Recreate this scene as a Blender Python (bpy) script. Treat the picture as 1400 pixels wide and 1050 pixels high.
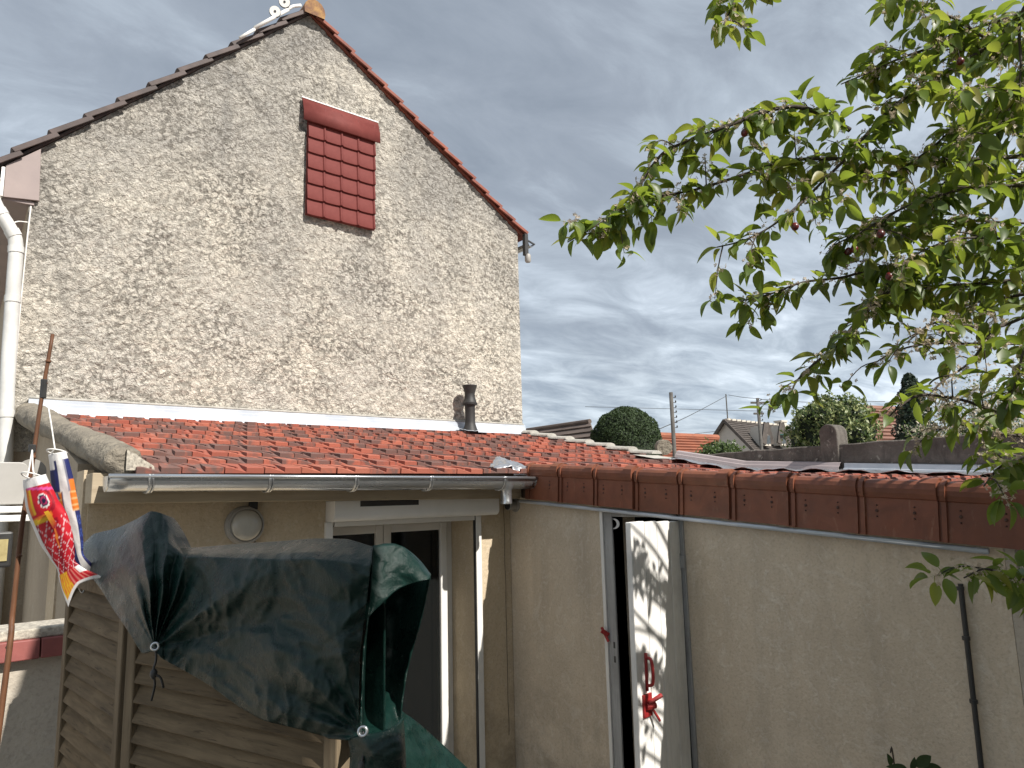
import bpy, bmesh, math, random
import numpy as np
from mathutils import Vector, Matrix, noise

for o in list(bpy.data.objects): bpy.data.objects.remove(o)
scene = bpy.context.scene
COL = scene.collection
rnd = random.Random(7)
nrs = np.random.RandomState(11)

# ------------------------------------------------------------------ camera
# X runs along the gable wall, Y goes away from the yard towards it, eye level is z = 0, the yard lies at GZ
GZ = -2.3
FPX = 970.0
YAW, PITCH, ROLL = (math.radians(a) for a in (38.47, 8.97, -1.42))
_f = Vector((math.sin(YAW)*math.cos(PITCH), math.cos(YAW)*math.cos(PITCH), math.sin(PITCH)))
_r = Vector((math.cos(YAW), -math.sin(YAW), 0)); _u = _r.cross(_f)
CR = _r*math.cos(ROLL) + _u*math.sin(ROLL)
CU = _u*math.cos(ROLL) - _r*math.sin(ROLL)
cam_d = bpy.data.cameras.new('camera'); cam = bpy.data.objects.new('camera', cam_d); COL.objects.link(cam)
cam_d.sensor_width = 36; cam_d.lens = 36*FPX/1400; cam_d.clip_end = 2000; cam_d.clip_start = .05
M = Matrix.Identity(4)
for i in range(3): M[i][0] = CR[i]; M[i][1] = CU[i]; M[i][2] = -_f[i]
cam.matrix_world = M
scene.camera = cam
scene.render.resolution_x, scene.render.resolution_y = 1024, 768

def ray(px, py): return _f + CR*((px-700)/FPX) - CU*((py-525)/FPX)
def pd(px, py, d): return ray(px, py)*d                      # point at depth d
def pY(px, py, Y): v = ray(px, py); return v*(Y/v.y)
def pX(px, py, X): v = ray(px, py); return v*(X/v.x)

# ------------------------------------------------------------------ sun, sky, exposure
SUNV = Vector((.2, -1, 1.0)).normalized()
sl = bpy.data.lights.new('sun', 'SUN'); sl.energy = 5.0; sl.angle = math.radians(.55); sl.color = (1, .945, .87)
sun = bpy.data.objects.new('sun', sl); COL.objects.link(sun)
sun.rotation_euler = SUNV.to_track_quat('Z', 'Y').to_euler(); sun.location = (3, -8, 12)
world = bpy.data.worlds.new('World'); scene.world = world; world.use_nodes = True
def build_world():
    nt = world.node_tree; n = nt.nodes; n.clear(); L = nt.links.new
    out = n.new('ShaderNodeOutputWorld'); bg = n.new('ShaderNodeBackground'); L(bg.outputs[0], out.inputs[0])
    sky = n.new('ShaderNodeTexSky'); sky.sky_type = 'NISHITA'; sky.sun_disc = False
    sky.sun_elevation = math.asin(SUNV.z); sky.sun_rotation = math.atan2(SUNV.x, SUNV.y)
    tc = n.new('ShaderNodeTexCoord'); sep = n.new('ShaderNodeSeparateXYZ'); L(tc.outputs['Generated'], sep.inputs[0])
    def math_(op, a, b=None, clamp=False):
        m = n.new('ShaderNodeMath'); m.operation = op; m.use_clamp = clamp
        for i, v in enumerate((a, b)):
            if v is None: continue
            if isinstance(v, (int, float)): m.inputs[i].default_value = v
            else: L(v, m.inputs[i])
        return m.outputs[0]
    zz = math_('ADD', math_('MAXIMUM', sep.outputs[2], 0), .13)
    cx = math_('DIVIDE', sep.outputs[0], zz); cy = math_('DIVIDE', sep.outputs[1], zz)
    cmb = n.new('ShaderNodeCombineXYZ'); L(cx, cmb.inputs[0]); L(cy, cmb.inputs[1])
    def nz(scale, detail, dist, off, rough=.55):
        mp = n.new('ShaderNodeMapping'); mp.inputs['Location'].default_value = off; L(cmb.outputs[0], mp.inputs[0])
        mp.inputs['Rotation'].default_value = (0, 0, .9); mp.inputs['Scale'].default_value = (1, 1.7, 1)
        t = n.new('ShaderNodeTexNoise'); t.inputs['Scale'].default_value = scale; t.inputs['Detail'].default_value = detail
        t.inputs['Distortion'].default_value = dist; t.inputs['Roughness'].default_value = rough
        L(mp.outputs[0], t.inputs[0]); return t.outputs[0]
    a = nz(.55, 5, .3, (3, 1, 0)); b = nz(2.6, 8, .5, (7, 2, 0), .62)
    s = math_('ADD', math_('MULTIPLY', a, .62), math_('MULTIPLY', b, .40))
    rp = n.new('ShaderNodeValToRGB'); L(s, rp.inputs[0])
    e = rp.color_ramp.elements
    e[0].position = .36; e[0].color = (.205, .238, .285, 1)
    e[1].position = .66; e[1].color = (.62, .68, .76, 1)
    for p, c in ((.45, (.25, .285, .335, 1)), (.52, (.315, .36, .415, 1)), (.59, (.42, .475, .54, 1))):
        q = e.new(p); q.color = c
    # far clouds pile up into a paler band towards the horizon
    hz = n.new('ShaderNodeMapRange'); L(sep.outputs[2], hz.inputs[0]); hz.inputs[1].default_value = 0; hz.inputs[2].default_value = .34
    hz.inputs[3].default_value = .55; hz.inputs[4].default_value = 0; hz.interpolation_type = 'SMOOTHSTEP'
    mx = n.new('ShaderNodeMix'); mx.data_type = 'RGBA'; mx.blend_type = 'MIX'
    L(hz.outputs[0], mx.inputs[0]); L(rp.outputs[0], mx.inputs[6])
    rp2 = n.new('ShaderNodeValToRGB'); L(b, rp2.inputs[0]); e = rp2.color_ramp.elements
    e[0].position = .36; e[0].color = (.30, .37, .45, 1); e[1].position = .64; e[1].color = (.66, .74, .80, 1)
    L(rp2.outputs[0], mx.inputs[7])
    sk = n.new('ShaderNodeMix'); sk.data_type = 'RGBA'; sk.blend_type = 'MULTIPLY'; sk.inputs[0].default_value = 1
    L(sky.outputs[0], sk.inputs[6]); sk.inputs[7].default_value = (.08, .08, .08, 1)
    fin = n.new('ShaderNodeMix'); fin.data_type = 'RGBA'; fin.inputs[0].default_value = .93
    L(sk.outputs[2], fin.inputs[6]); L(mx.outputs[2], fin.inputs[7])
    L(fin.outputs[2], bg.inputs[0]); bg.inputs[1].default_value = 1.0
build_world()
vs = scene.view_settings; vs.view_transform = 'Standard'; vs.look = 'None'; vs.gamma = 1; vs.exposure = 0.62
vs.use_curve_mapping = False

# ------------------------------------------------------------------ helpers
WM = {}
def wm(o): return WM.get(o.name, Matrix.Identity(4))
def tag(o, label=None, cat=None, group=None, kind=None):
    if label: o['label'] = label
    if cat: o['category'] = cat
    if group: o['group'] = group
    if kind: o['kind'] = kind
    return o
def link(o, parent=None, mat=None):
    COL.objects.link(o)
    mat = mat or Matrix.Identity(4)
    if parent is not None:
        o.parent = parent; o.matrix_parent_inverse = wm(parent).inverted()
    o.matrix_basis = mat; WM[o.name] = mat
    return o
def thing(name, label, cat, loc, group=None):
    o = bpy.data.objects.new(name, None); o.empty_display_size = .1
    link(o, None, Matrix.Translation(Vector(loc))); return tag(o, label, cat, group)
def mesh(name, verts, faces, mats, smooth=False, mi=None):
    me = bpy.data.meshes.new(name)
    me.from_pydata([tuple(v) for v in verts], [], [tuple(f) for f in faces])
    for m in (mats if isinstance(mats, (list, tuple)) else [mats]): me.materials.append(m)
    if mi is not None: me.polygons.foreach_set('material_index', mi)
    if smooth: me.polygons.foreach_set('use_smooth', [True]*len(me.polygons))
    me.update(); return me
def put(name, me, parent=None, mat=None): return link(bpy.data.objects.new(name, me), parent, mat)
class MB:
    def __init__(s): s.v = []; s.f = []; s.m = []
    def add(s, v, f, mi=0):
        b = len(s.v); s.v += [Vector(q) for q in v]; s.f += [tuple(b+i for i in q) for q in f]; s.m += [mi]*len(f)
    def box(s, x0, x1, y0, y1, z0, z1, mi=0):
        s.add([(x0,y0,z0),(x1,y0,z0),(x1,y1,z0),(x0,y1,z0),(x0,y0,z1),(x1,y0,z1),(x1,y1,z1),(x0,y1,z1)],
              [(0,3,2,1),(4,5,6,7),(0,1,5,4),(1,2,6,5),(2,3,7,6),(3,0,4,7)], mi)
    def hexa(s, p, mi=0):      # 4 bottom + 4 top points
        s.add(p, [(0,3,2,1),(4,5,6,7),(0,1,5,4),(1,2,6,5),(2,3,7,6),(3,0,4,7)], mi)
    def obox(s, a, b, w, h, up=(0,0,1), mi=0):   # bar from a to b, width w, height h
        a, b = Vector(a), Vector(b); d = (b-a).normalized(); sd = d.cross(Vector(up)).normalized()*w/2; u = sd.cross(d).normalized()*h/2
        s.hexa([a-sd-u, a+sd-u, b+sd-u, b-sd-u, a-sd+u, a+sd+u, b+sd+u, b-sd+u], mi)
    def tube(s, pts, rad, n=8, caps=True, mi=0, ref=None):
        pts = [Vector(p) for p in pts]; k = len(pts); rings = []
        rad = rad if isinstance(rad, (list, tuple)) else [rad]*k
        prev = None
        for i, p in enumerate(pts):
            t = (pts[min(i+1,k-1)]-pts[max(i-1,0)]).normalized()
            if prev is None:
                a = Vector(ref) if ref else (Vector((0,0,1)) if abs(t.z) < .9 else Vector((1,0,0)))
                prev = (a - t*a.dot(t)).normalized()
            prev = (prev - t*prev.dot(t)).normalized(); q = t.cross(prev)
            rings.append([p + (prev*math.cos(2*math.pi*j/n) + q*math.sin(2*math.pi*j/n))*rad[i] for j in range(n)])
        v = [x for r in rings for x in r]; f = []
        for i in range(k-1):
            for j in range(n): f.append((i*n+j, i*n+(j+1)%n, (i+1)*n+(j+1)%n, (i+1)*n+j))
        if caps: f += [tuple(reversed(range(n))), tuple((k-1)*n+j for j in range(n))]
        s.add(v, f, mi)
    def lathe(s, prof, c, n=20, axis='Z', mi=0, caps=True):
        v = []; f = []
        for (r, h) in prof:
            for j in range(n):
                a = 2*math.pi*j/n; x, y = r*math.cos(a), r*math.sin(a)
                q = (x, y, h) if axis == 'Z' else ((x, -h, y) if axis == 'Y' else (-h, x, y))
                v.append(Vector(c)+Vector(q))
        k = len(prof)
        for i in range(k-1):
            for j in range(n): f.append((i*n+j, i*n+(j+1)%n, (i+1)*n+(j+1)%n, (i+1)*n+j))
        if caps: f += [tuple(reversed(range(n))), tuple((k-1)*n+j for j in range(n))]
        s.add(v, f, mi)
    def prism(s, poly, axis, a, b, mi=0):        # poly in the plane across the axis
        k = len(poly)
        def q(p, t): return (t, p[0], p[1]) if axis == 'X' else ((p[0], t, p[1]) if axis == 'Y' else (p[0], p[1], t))
        v = [q(p, a) for p in poly] + [q(p, b) for p in poly]
        f = [tuple(range(k)), tuple(reversed(range(k, 2*k)))] + [(i, k+i, k+(i+1)%k, (i+1)%k) for i in range(k)]
        s.add(v, f, mi)
    def grid(s, rows, mi=0, close=False):
        n = len(rows[0]); v = [p for r in rows for p in r]; f = []
        for i in range(len(rows)-1):
            for j in range(n if close else n-1):
                f.append((i*n+j, i*n+(j+1)%n, (i+1)*n+(j+1)%n, (i+1)*n+j))
        s.add(v, f, mi)
    def me(s, name, mats, smooth=False, fix=True):
        m = mesh(name, s.v, s.f, mats, smooth, s.m)
        if fix:
            bm = bmesh.new(); bm.from_mesh(m); bmesh.ops.recalc_face_normals(bm, faces=bm.faces); bm.to_mesh(m); bm.free()
        return m
    def put(s, name, mats, parent=None, smooth=False, bevel=0, fix=True, angle=None):
        o = put(name, s.me(name, mats, smooth, fix), parent)
        if bevel:
            b = o.modifiers.new('bevel', 'BEVEL'); b.width = bevel; b.segments = 2; b.limit_method = 'ANGLE'; b.angle_limit = math.radians(40)
        if smooth and angle:
            o.data.set_sharp_from_angle(angle=math.radians(angle))
        return o
def one(name, fn, mats, parent=None, **k):
    m = MB(); fn(m); return m.put(name, mats, parent, **k)
def spline(pts, n):
    pts = [Vector(p) for p in pts]; out = []
    P = [pts[0]*2-pts[1]] + pts + [pts[-1]*2-pts[-2]]
    for i in range(1, len(P)-2):
        for j in range(n):
            t = j/n; a, b, c, d = P[i-1], P[i], P[i+1], P[i+2]
            out.append(.5*((2*b) + (c-a)*t + (2*a-5*b+4*c-d)*t*t + (3*b-a-3*c+d)*t**3))
    out.append(pts[-1]); return out
def fbm(p, s, o=4): return noise.fractal(Vector(p)*s, 1, 2, o)

# ------------------------------------------------------------------ materials
class N:
    def __init__(s, name):
        s.mat = bpy.data.materials.new(name); s.mat.use_nodes = True
        s.nt = s.mat.node_tree; s.n = s.nt.nodes; s.b = s.n['Principled BSDF']; s.out = s.n['Material Output']
        s.tc = s.n.new('ShaderNodeTexCoord').outputs['Object']
    def L(s, a, b): s.nt.links.new(a, b)
    def S(s, node, i, v):
        if v is None: return
        if hasattr(v, 'node'): s.L(v, node.inputs[i])
        else: node.inputs[i].default_value = v
    def map(s, scale=(1,1,1), rot=(0,0,0), loc=(0,0,0), src=None):
        m = s.n.new('ShaderNodeMapping'); s.L(src or s.tc, m.inputs[0])
        m.inputs['Scale'].default_value = scale; m.inputs['Rotation'].default_value = rot; m.inputs['Location'].default_value = loc
        return m.outputs[0]
    def noise(s, scale, detail=4, rough=.55, dist=0, src=None):
        t = s.n.new('ShaderNodeTexNoise'); s.L(src or s.tc, t.inputs[0]); t.inputs['Scale'].default_value = scale
        t.inputs['Detail'].default_value = detail; t.inputs['Roughness'].default_value = rough; t.inputs['Distortion'].default_value = dist
        return t.outputs[0]
    def voro(s, scale, feature='F1', out=0, src=None, rnd=1, smooth=None):
        t = s.n.new('ShaderNodeTexVoronoi'); t.feature = feature; s.L(src or s.tc, t.inputs[0]); t.inputs['Scale'].default_value = scale
        t.inputs['Randomness'].default_value = rnd
        if smooth is not None and 'Smoothness' in t.inputs: t.inputs['Smoothness'].default_value = smooth
        return t.outputs[out]
    def ramp(s, f, *st):
        r = s.n.new('ShaderNodeValToRGB'); s.L(f, r.inputs[0]); e = r.color_ramp.elements
        while len(e) < len(st): e.new(.5)
        for q, (p, c) in zip(e, st):
            q.position = p; q.color = (c, c, c, 1) if isinstance(c, (int, float)) else (*c, 1)
        return r.outputs[0]
    def mix(s, f, a, b, mode='MIX'):
        m = s.n.new('ShaderNodeMix'); m.data_type = 'RGBA'; m.blend_type = mode
        s.S(m, 0, f); s.S(m, 6, a if not isinstance(a, tuple) else (*a, 1)[:4]); s.S(m, 7, b if not isinstance(b, tuple) else (*b, 1)[:4])
        return m.outputs[2]
    def m(s, op, a, b=None, clamp=False):
        q = s.n.new('ShaderNodeMath'); q.operation = op; q.use_clamp = clamp; s.S(q, 0, a); s.S(q, 1, b); return q.outputs[0]
    def bump(s, h, strength=.5, dist=.01, prev=None):
        b = s.n.new('ShaderNodeBump'); s.L(h, b.inputs['Height']); b.inputs['Strength'].default_value = strength
        b.inputs['Distance'].default_value = dist
        if prev: s.L(prev, b.inputs['Normal'])
        return b.outputs[0]
    def rand(s): return s.n.new('ShaderNodeObjectInfo').outputs['Random']
    def sep(s, src=None):
        q = s.n.new('ShaderNodeSeparateXYZ'); s.L(src or s.tc, q.inputs[0]); return q.outputs
    def done(s, col=None, rough=.7, metal=0, normal=None, spec=None):
        if col is not None: s.S(s.b, 'Base Color', col if not isinstance(col, tuple) else (*col, 1)[:4])
        s.S(s.b, 'Roughness', rough); s.S(s.b, 'Metallic', metal)
        if spec is not None: s.b.inputs['Specular IOR Level'].default_value = spec
        if normal is not None: s.L(normal, s.b.inputs['Normal'])
        return s.mat
def simple(name, c1, c2, scale=6, rough=.7, metal=0, bs=60, bd=.002, bstr=.4, spec=None, stretch=None):
    k = N(name); src = k.map(stretch) if stretch else None
    f = k.noise(scale, 5, .6, .3, src)
    col = k.mix(k.ramp(f, (.35, 0.), (.65, 1.)), c1, c2)
    nm = k.bump(k.noise(bs, 4, .6, 0, src), bstr, bd) if bd else None
    return k.done(col, rough, metal, nm, spec)

def m_roughcast():
    k = N('roughcast_render')
    warp = k.n.new('ShaderNodeVectorMath'); warp.operation = 'ADD'
    nt = k.n.new('ShaderNodeTexNoise'); k.L(k.tc, nt.inputs[0]); nt.inputs['Scale'].default_value = 9; nt.inputs['Detail'].default_value = 3
    sc = k.n.new('ShaderNodeVectorMath'); sc.operation = 'SCALE'; k.L(nt.outputs[1], sc.inputs[0]); sc.inputs['Scale'].default_value = .17
    k.L(k.tc, warp.inputs[0]); k.L(sc.outputs[0], warp.inputs[1]); w = warp.outputs[0]
    lump = k.voro(21, 'F1', 0, w); lump2 = k.voro(46, 'F1', 0, w)
    fine = k.noise(45, 6, .7); med = k.noise(8, 6, .65)
    h = k.m('ADD', k.m('ADD', k.m('MULTIPLY', k.m('SUBTRACT', 1., lump), .45), k.m('MULTIPLY', k.noise(15, 6, .72, .9), .9)), k.m('ADD', k.m('MULTIPLY', k.m('SUBTRACT', 1., lump2), .35), k.m('MULTIPLY', fine, .5)))
    # warm cream render, greyed by weather in large soft patches and in grains
    base = k.mix(k.ramp(k.noise(1.1, 5, .6, .4), (.38, 0.), (.62, 1.)), (.72, .665, .565), (.61, .575, .51))
    base = k.mix(k.ramp(med, (.42, 0.), (.68, .75)), base, (.42, .395, .345))
    base = k.mix(k.ramp(k.noise(24, 3, .6), (.52, 0.), (.66, .6)), base, (.74, .69, .58))
    xyz = k.sep()
    up = k.m('MULTIPLY', k.m('SUBTRACT', xyz[2], 1.3), .24, True)
    stain = k.m('MULTIPLY', k.ramp(k.noise(.7, 6, .65, .6), (.34, .15), (.60, .9)), k.m('ADD', up, .10, True))
    base = k.mix(stain, base, (.27, .262, .25))
    streak = k.m('MULTIPLY', k.ramp(k.noise(3.2, 5, .65, .3, k.map((1, 1, .10))), (.50, 0.), (.70, 1.)), k.m('MULTIPLY', up, .75)); base = k.mix(streak, base, (.20, .195, .185))
    # a band of lichen grey left by old run-off
    base = k.mix(k.m('MULTIPLY', k.ramp(k.noise(2.2, 7, .7, 0, k.map((1.6, 1, .35))), (.5, 0.), (.72, 1.)), .35), base, (.27, .26, .235))
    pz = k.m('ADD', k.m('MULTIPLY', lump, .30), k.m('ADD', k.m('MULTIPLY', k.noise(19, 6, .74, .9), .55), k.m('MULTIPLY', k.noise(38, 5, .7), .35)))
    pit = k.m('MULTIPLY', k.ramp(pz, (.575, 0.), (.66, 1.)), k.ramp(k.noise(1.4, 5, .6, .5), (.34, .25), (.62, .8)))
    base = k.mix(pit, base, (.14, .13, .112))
    crk = k.ramp(k.noise(17, 5, .7, 1.8), (.475, 0.), (.5, 1.), (.525, 0.)); base = k.mix(k.m('MULTIPLY', crk, .7), base, (.08, .073, .063))
    n1 = k.bump(h, .95, .028); n2 = k.bump(fine, .5, .008, n1)
    return k.done(base, .95, 0, n2, .15)
def m_plaster(name, c, pale, stain, bd=.006):
    k = N(name)
    base = k.mix(k.ramp(k.noise(1.6, 5, .6, .5), (.36, 0.), (.66, 1.)), c, tuple(x*.86 for x in c))
    st = k.map((1, 1, .12)); base = k.mix(k.m('MULTIPLY', k.ramp(k.noise(5, 5, .6, 0, st), (.5, 0.), (.75, 1.)), .6), base, stain)
    tr = k.ramp(k.noise(8, 6, .68, 1.5), (.53, 0.), (.70, .5)); base = k.mix(tr, base, pale)
    base = k.mix(k.ramp(k.noise(26, 4, .65, .9), (.56, 0.), (.70, .5)), base, pale)
    base = k.mix(k.ramp(k.noise(70, 3, .6), (.35, .35), (.5, 0.)), base, tuple(x*.6 for x in c))
    z = k.sep()[2]
    low_dark = k.m('MULTIPLY', k.m('SUBTRACT', -1.0, z), .9, True)  # plaster colour darkens in patches towards the bottom
    base = k.mix(k.m('MULTIPLY', low_dark, k.ramp(k.noise(4, 6, .7, .4), (.42, 0.), (.7, .8))), base, tuple(x*.35 for x in c))
    h = k.m('ADD', k.noise(48, 6, .68), k.m('MULTIPLY', k.noise(8, 5, .62, 2.2), .9))
    return k.done(base, .93, 0, k.bump(h, .8, bd), .2)
def m_tile(island=False):
    k = N('red_roof_tile'); r = k.n.new('ShaderNodeNewGeometry').outputs['Random Per Island'] if island else k.rand()
    off = k.n.new('ShaderNodeCombineXYZ'); k.L(k.m('MULTIPLY', r, 37.), off.inputs[0]); k.L(k.m('MULTIPLY', r, 91.), off.inputs[1])
    ad = k.n.new('ShaderNodeVectorMath'); k.L(k.tc, ad.inputs[0]); k.L(off.outputs[0], ad.inputs[1]); src = ad.outputs[0]
    flame = k.noise(5.5, 4, .55, .8, k.map((1.9, .4, 1), src=src))
    f2 = k.m('ADD', flame, k.m('MULTIPLY', k.m('SUBTRACT', k.m('FRACT', k.m('MULTIPLY', r, 7.3)), .5), .5))
    red = k.ramp(k.m('FRACT', k.m('MULTIPLY', r, 13.7)), (0., (.32, .096, .062)), (.4, (.36, .122, .080)), (.7, (.28, .082, .055)), (1., (.34, .108, .068)))
    col = k.mix(k.ramp(f2, (.42, 0.), (.60, .95)), red, (.125, .075, .065))
    col = k.mix(k.ramp(k.noise(60, 3, .6, 0, src), (.3, .3), (.5, 0.)), col, (.2, .06, .04))
    return k.done(col, k.ramp(flame, (.3, .62), (.7, .8)), 0, k.bump(k.noise(150, 3, .6, 0, src), .3, .001), .35)
def m_wood(name, c1, c2, dark, rot=(0, 0, 0), scale=(1, 1, 1), rough=.85):
    k = N(name); r = k.rand()
    off = k.n.new('ShaderNodeCombineXYZ'); k.L(k.m('MULTIPLY', r, 53.), off.inputs[0]); k.L(k.m('MULTIPLY', r, 29.), off.inputs[2])
    ad = k.n.new('ShaderNodeVectorMath'); k.L(k.tc, ad.inputs[0]); k.L(off.outputs[0], ad.inputs[1])
    src = k.map(scale, rot, src=ad.outputs[0])
    g = k.noise(9, 6, .65, .6, src); f = k.noise(2.2, 4, .6, 0, ad.outputs[0])
    col = k.mix(k.ramp(g, (.36, 0.), (.62, 1.)), c1, c2)
    col = k.mix(k.ramp(k.noise(22, 4, .6, .3, src), (.60, 0.), (.72, .8)), col, dark)
    col = k.mix(k.ramp(f, (.45, 0.), (.7, .5)), col, dark)
    return k.done(col, rough, 0, k.bump(g, .6, .003), .25)
def m_metal(name, c, rough, scale=8, var=.25, stretch=(1, 1, 1)):
    k = N(name); f = k.noise(scale, 5, .65, .4, k.map(stretch))
    col = k.mix(k.ramp(f, (.35, 0.), (.68, 1.)), c, tuple(x*(1-var) for x in c))
    return k.done(col, k.ramp(f, (.3, rough*.75), (.7, min(1, rough*1.35))), .9, k.bump(k.noise(18, 3, .5), .18, .002))
def m_leaf(name, c1, c2, trans, tmix=.42, rough=.42):
    k = N(name); r = k.rand(); geo = k.n.new('ShaderNodeNewGeometry').outputs['Random Per Island']
    f = k.m('FRACT', k.m('ADD', r, geo))
    col = k.mix(f, c1, c2); col = k.mix(k.ramp(k.noise(25, 3, .6), (.4, 0.), (.7, .4)), col, tuple(x*.6 for x in c1))
    k.done(col, rough, 0, None, .4)
    tr = k.n.new('ShaderNodeBsdfTranslucent'); k.S(tr, 0, (*trans, 1))
    ms = k.n.new('ShaderNodeMixShader'); ms.inputs[0].default_value = tmix
    k.L(k.b.outputs[0], ms.inputs[1]); k.L(tr.outputs[0], ms.inputs[2]); k.L(ms.outputs[0], k.out.inputs[0])
    return k.mat
def m_tarp():
    k = N('green_tarpaulin')
    wv = k.n.new('ShaderNodeTexWave'); k.L(k.map((1, 1, 1), (0, 0, .4)), wv.inputs[0]); wv.inputs['Scale'].default_value = 190; wv.inputs['Distortion'].default_value = .6
    wv2 = k.n.new('ShaderNodeTexWave'); wv2.bands_direction = 'Z'; k.L(k.tc, wv2.inputs[0]); wv2.inputs['Scale'].default_value = 190; wv2.inputs['Distortion'].default_value = .6
    cr = k.noise(7, 7, .72, 1.4); cr2 = k.noise(22, 6, .7, .8)
    dust = k.ramp(k.noise(6, 7, .75, 1.8), (.54, 0.), (.80, .22))
    col = k.mix(k.ramp(cr2, (.35, 0.), (.7, 1.)), (.0032, .0150, .0125), (.0075, .0265, .0215))
    col = k.mix(dust, col, (.030, .036, .031))
    n1 = k.bump(cr, .4, .012); n2 = k.bump(cr2, .4, .005, n1)
    n3 = k.bump(k.m('ADD', wv.outputs[1], wv2.outputs[1]), .3, .0007, n2)
    return k.done(col, k.ramp(cr2, (.3, .22), (.7, .38)), 0, n3, .24)
def m_concrete_wall():
    k = N('lichen_concrete')
    c = k.mix(k.ramp(k.noise(3, 6, .7, .4), (.36, 0.), (.66, 1.)), (.085, .077, .068), (.17, .155, .138))
    c = k.mix(k.ramp(k.noise(9, 5, .6, .5, k.map((1, 1, .3))), (.5, 0.), (.72, .8)), c, (.05, .046, .043))
    c = k.mix(k.ramp(k.noise(16, 3, .5, .8), (.63, 0.), (.70, .8)), c, (.30, .29, .255))
    return k.done(c, .95, 0, k.bump(k.noise(30, 6, .7), .8, .012), .2)
def m_glass():
    k = N('window_glass'); k.done((.02, .022, .022), .03, 0, None, .6)
    gl = k.n.new('ShaderNodeBsdfTransparent'); gl.inputs[0].default_value = (.55, .55, .55, 1)
    ms = k.n.new('ShaderNodeMixShader'); ms.inputs[0].default_value = .62
    k.L(k.b.outputs[0], ms.inputs[1]); k.L(gl.outputs[0], ms.inputs[2]); k.L(ms.outputs[0], k.out.inputs[0]); return k.mat
def m_print(name):
    k = N(name); a = k.n.new('ShaderNodeVertexColor'); a.layer_name = 'print'
    k.done(a.outputs[0], .6, 0, k.bump(k.noise(45, 4, .6, .8), .35, .004), .3)
    tr = k.n.new('ShaderNodeBsdfTranslucent'); k.L(a.outputs[0], tr.inputs[0])
    ms = k.n.new('ShaderNodeMixShader'); ms.inputs[0].default_value = .25
    k.L(k.b.outputs[0], ms.inputs[1]); k.L(tr.outputs[0], ms.inputs[2]); k.L(ms.outputs[0], k.out.inputs[0]); return k.mat

MT = {}
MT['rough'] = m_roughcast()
MT['tan'] = m_plaster('tan_plaster', (.54, .445, .315), (.60, .53, .42), (.40, .32, .22))
MT['tanr'] = m_plaster('grey_tan_plaster', (.59, .50, .385), (.68, .63, .54), (.36, .305, .24), .007)
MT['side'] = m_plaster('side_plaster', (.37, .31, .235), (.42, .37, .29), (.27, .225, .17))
MT['low'] = m_plaster('yard_wall_plaster', (.46, .41, .34), (.5, .46, .39), (.36, .31, .26))
MT['tile'] = m_tile(); MT['tiles'] = m_tile(True)
def m_verge():
    k = N('brown_verge_tile'); r = k.rand()
    off = k.n.new('ShaderNodeCombineXYZ'); k.L(k.m('MULTIPLY', r, 41.), off.inputs[1])
    ad = k.n.new('ShaderNodeVectorMath'); k.L(k.tc, ad.inputs[0]); k.L(off.outputs[0], ad.inputs[1]); src = ad.outputs[0]
    c = k.ramp(k.m('FRACT', k.m('MULTIPLY', r, 5.7)), (0., (.17, .058, .031)), (.35, (.22, .080, .043)), (.7, (.19, .063, .034)), (1., (.205, .074, .042)))
    c = k.mix(k.ramp(k.noise(7, 5, .65, .6, src), (.40, 0.), (.70, .55)), c, (.085, .034, .022))
    c = k.mix(k.ramp(k.noise(26, 4, .7, .3, k.map((1, 1, .3), src=src)), (.60, 0.), (.74, .45)), c, (.30, .17, .11))
    return k.done(c, k.ramp(k.noise(12, 4, .6, 0, src), (.3, .34), (.7, .62)), 0, k.bump(k.noise(90, 4, .6, 0, src), .3, .0012), .4)
MT['verge'] = m_verge()
MT['vergedot'] = simple('verge_nail', (.05, .022, .017), (.07, .03, .02), 40, .6, 0, 60, 0)
MT['zinc'] = m_metal('bright_zinc', (.62, .64, .66), .28, 6, .35, (.4, 3, 3))
MT['zincw'] = simple('white_metal_flashing', (.55, .58, .62), (.43, .47, .52), 4, .38, .15, 40, .001, .3)
MT['zincp'] = simple('mauve_grey_flashing', (.36, .31, .31), (.30, .26, .265), 3, .5, .1, 40, .001, .3)
MT['lead'] = m_metal('crumpled_lead', (.72, .73, .75), .33, 14, .4)
MT['redmetal'] = simple('dark_red_metal', (.130, .029, .025), (.155, .037, .032), 9, .7, 0, 220, .0016, .6, .2)
MT['pvc'] = simple('white_plastic', (.70, .69, .66), (.62, .61, .58), 3, .42, 0, 30, 0)
MT['pvcg'] = simple('grey_plastic', (.30, .29, .27), (.24, .23, .21), 5, .5, 0, 30, 0)
MT['dp'] = simple('downpipe_white', (.60, .60, .58), (.46, .46, .44), 4, .5, 0, 30, .001)
MT['black'] = simple('black_plastic', (.018, .018, .018), (.03, .03, .03), 10, .5, 0, 60, .001)
MT['flue'] = simple('black_flue_pipe', (.012, .0115, .0115), (.024, .023, .022), 9, .6, 0, 60, .002)
MT['dark'] = simple('dark_interior', (.035, .028, .022), (.05, .04, .03), 2, .9, 0, 20, 0)
MT['brownwood'] = simple('brown_interior_panel', (.07, .048, .032), (.05, .034, .022), 3, .6, 0, 20, 0)
MT['fascia'] = m_wood('painted_fascia', (.40, .335, .24), (.33, .27, .19), (.24, .19, .13), (0, 0, 0), (.15, 2, 2))
MT['slat'] = m_wood('weathered_slat', (.19, .142, .086), (.115, .086, .052), (.05, .036, .023), (0, 0, 0), (.5, 6, 6))
MT['post'] = m_wood('weathered_post', (.19, .148, .095), (.125, .095, .062), (.08, .06, .04), (0, 0, 0), (6, 6, .4))
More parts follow.
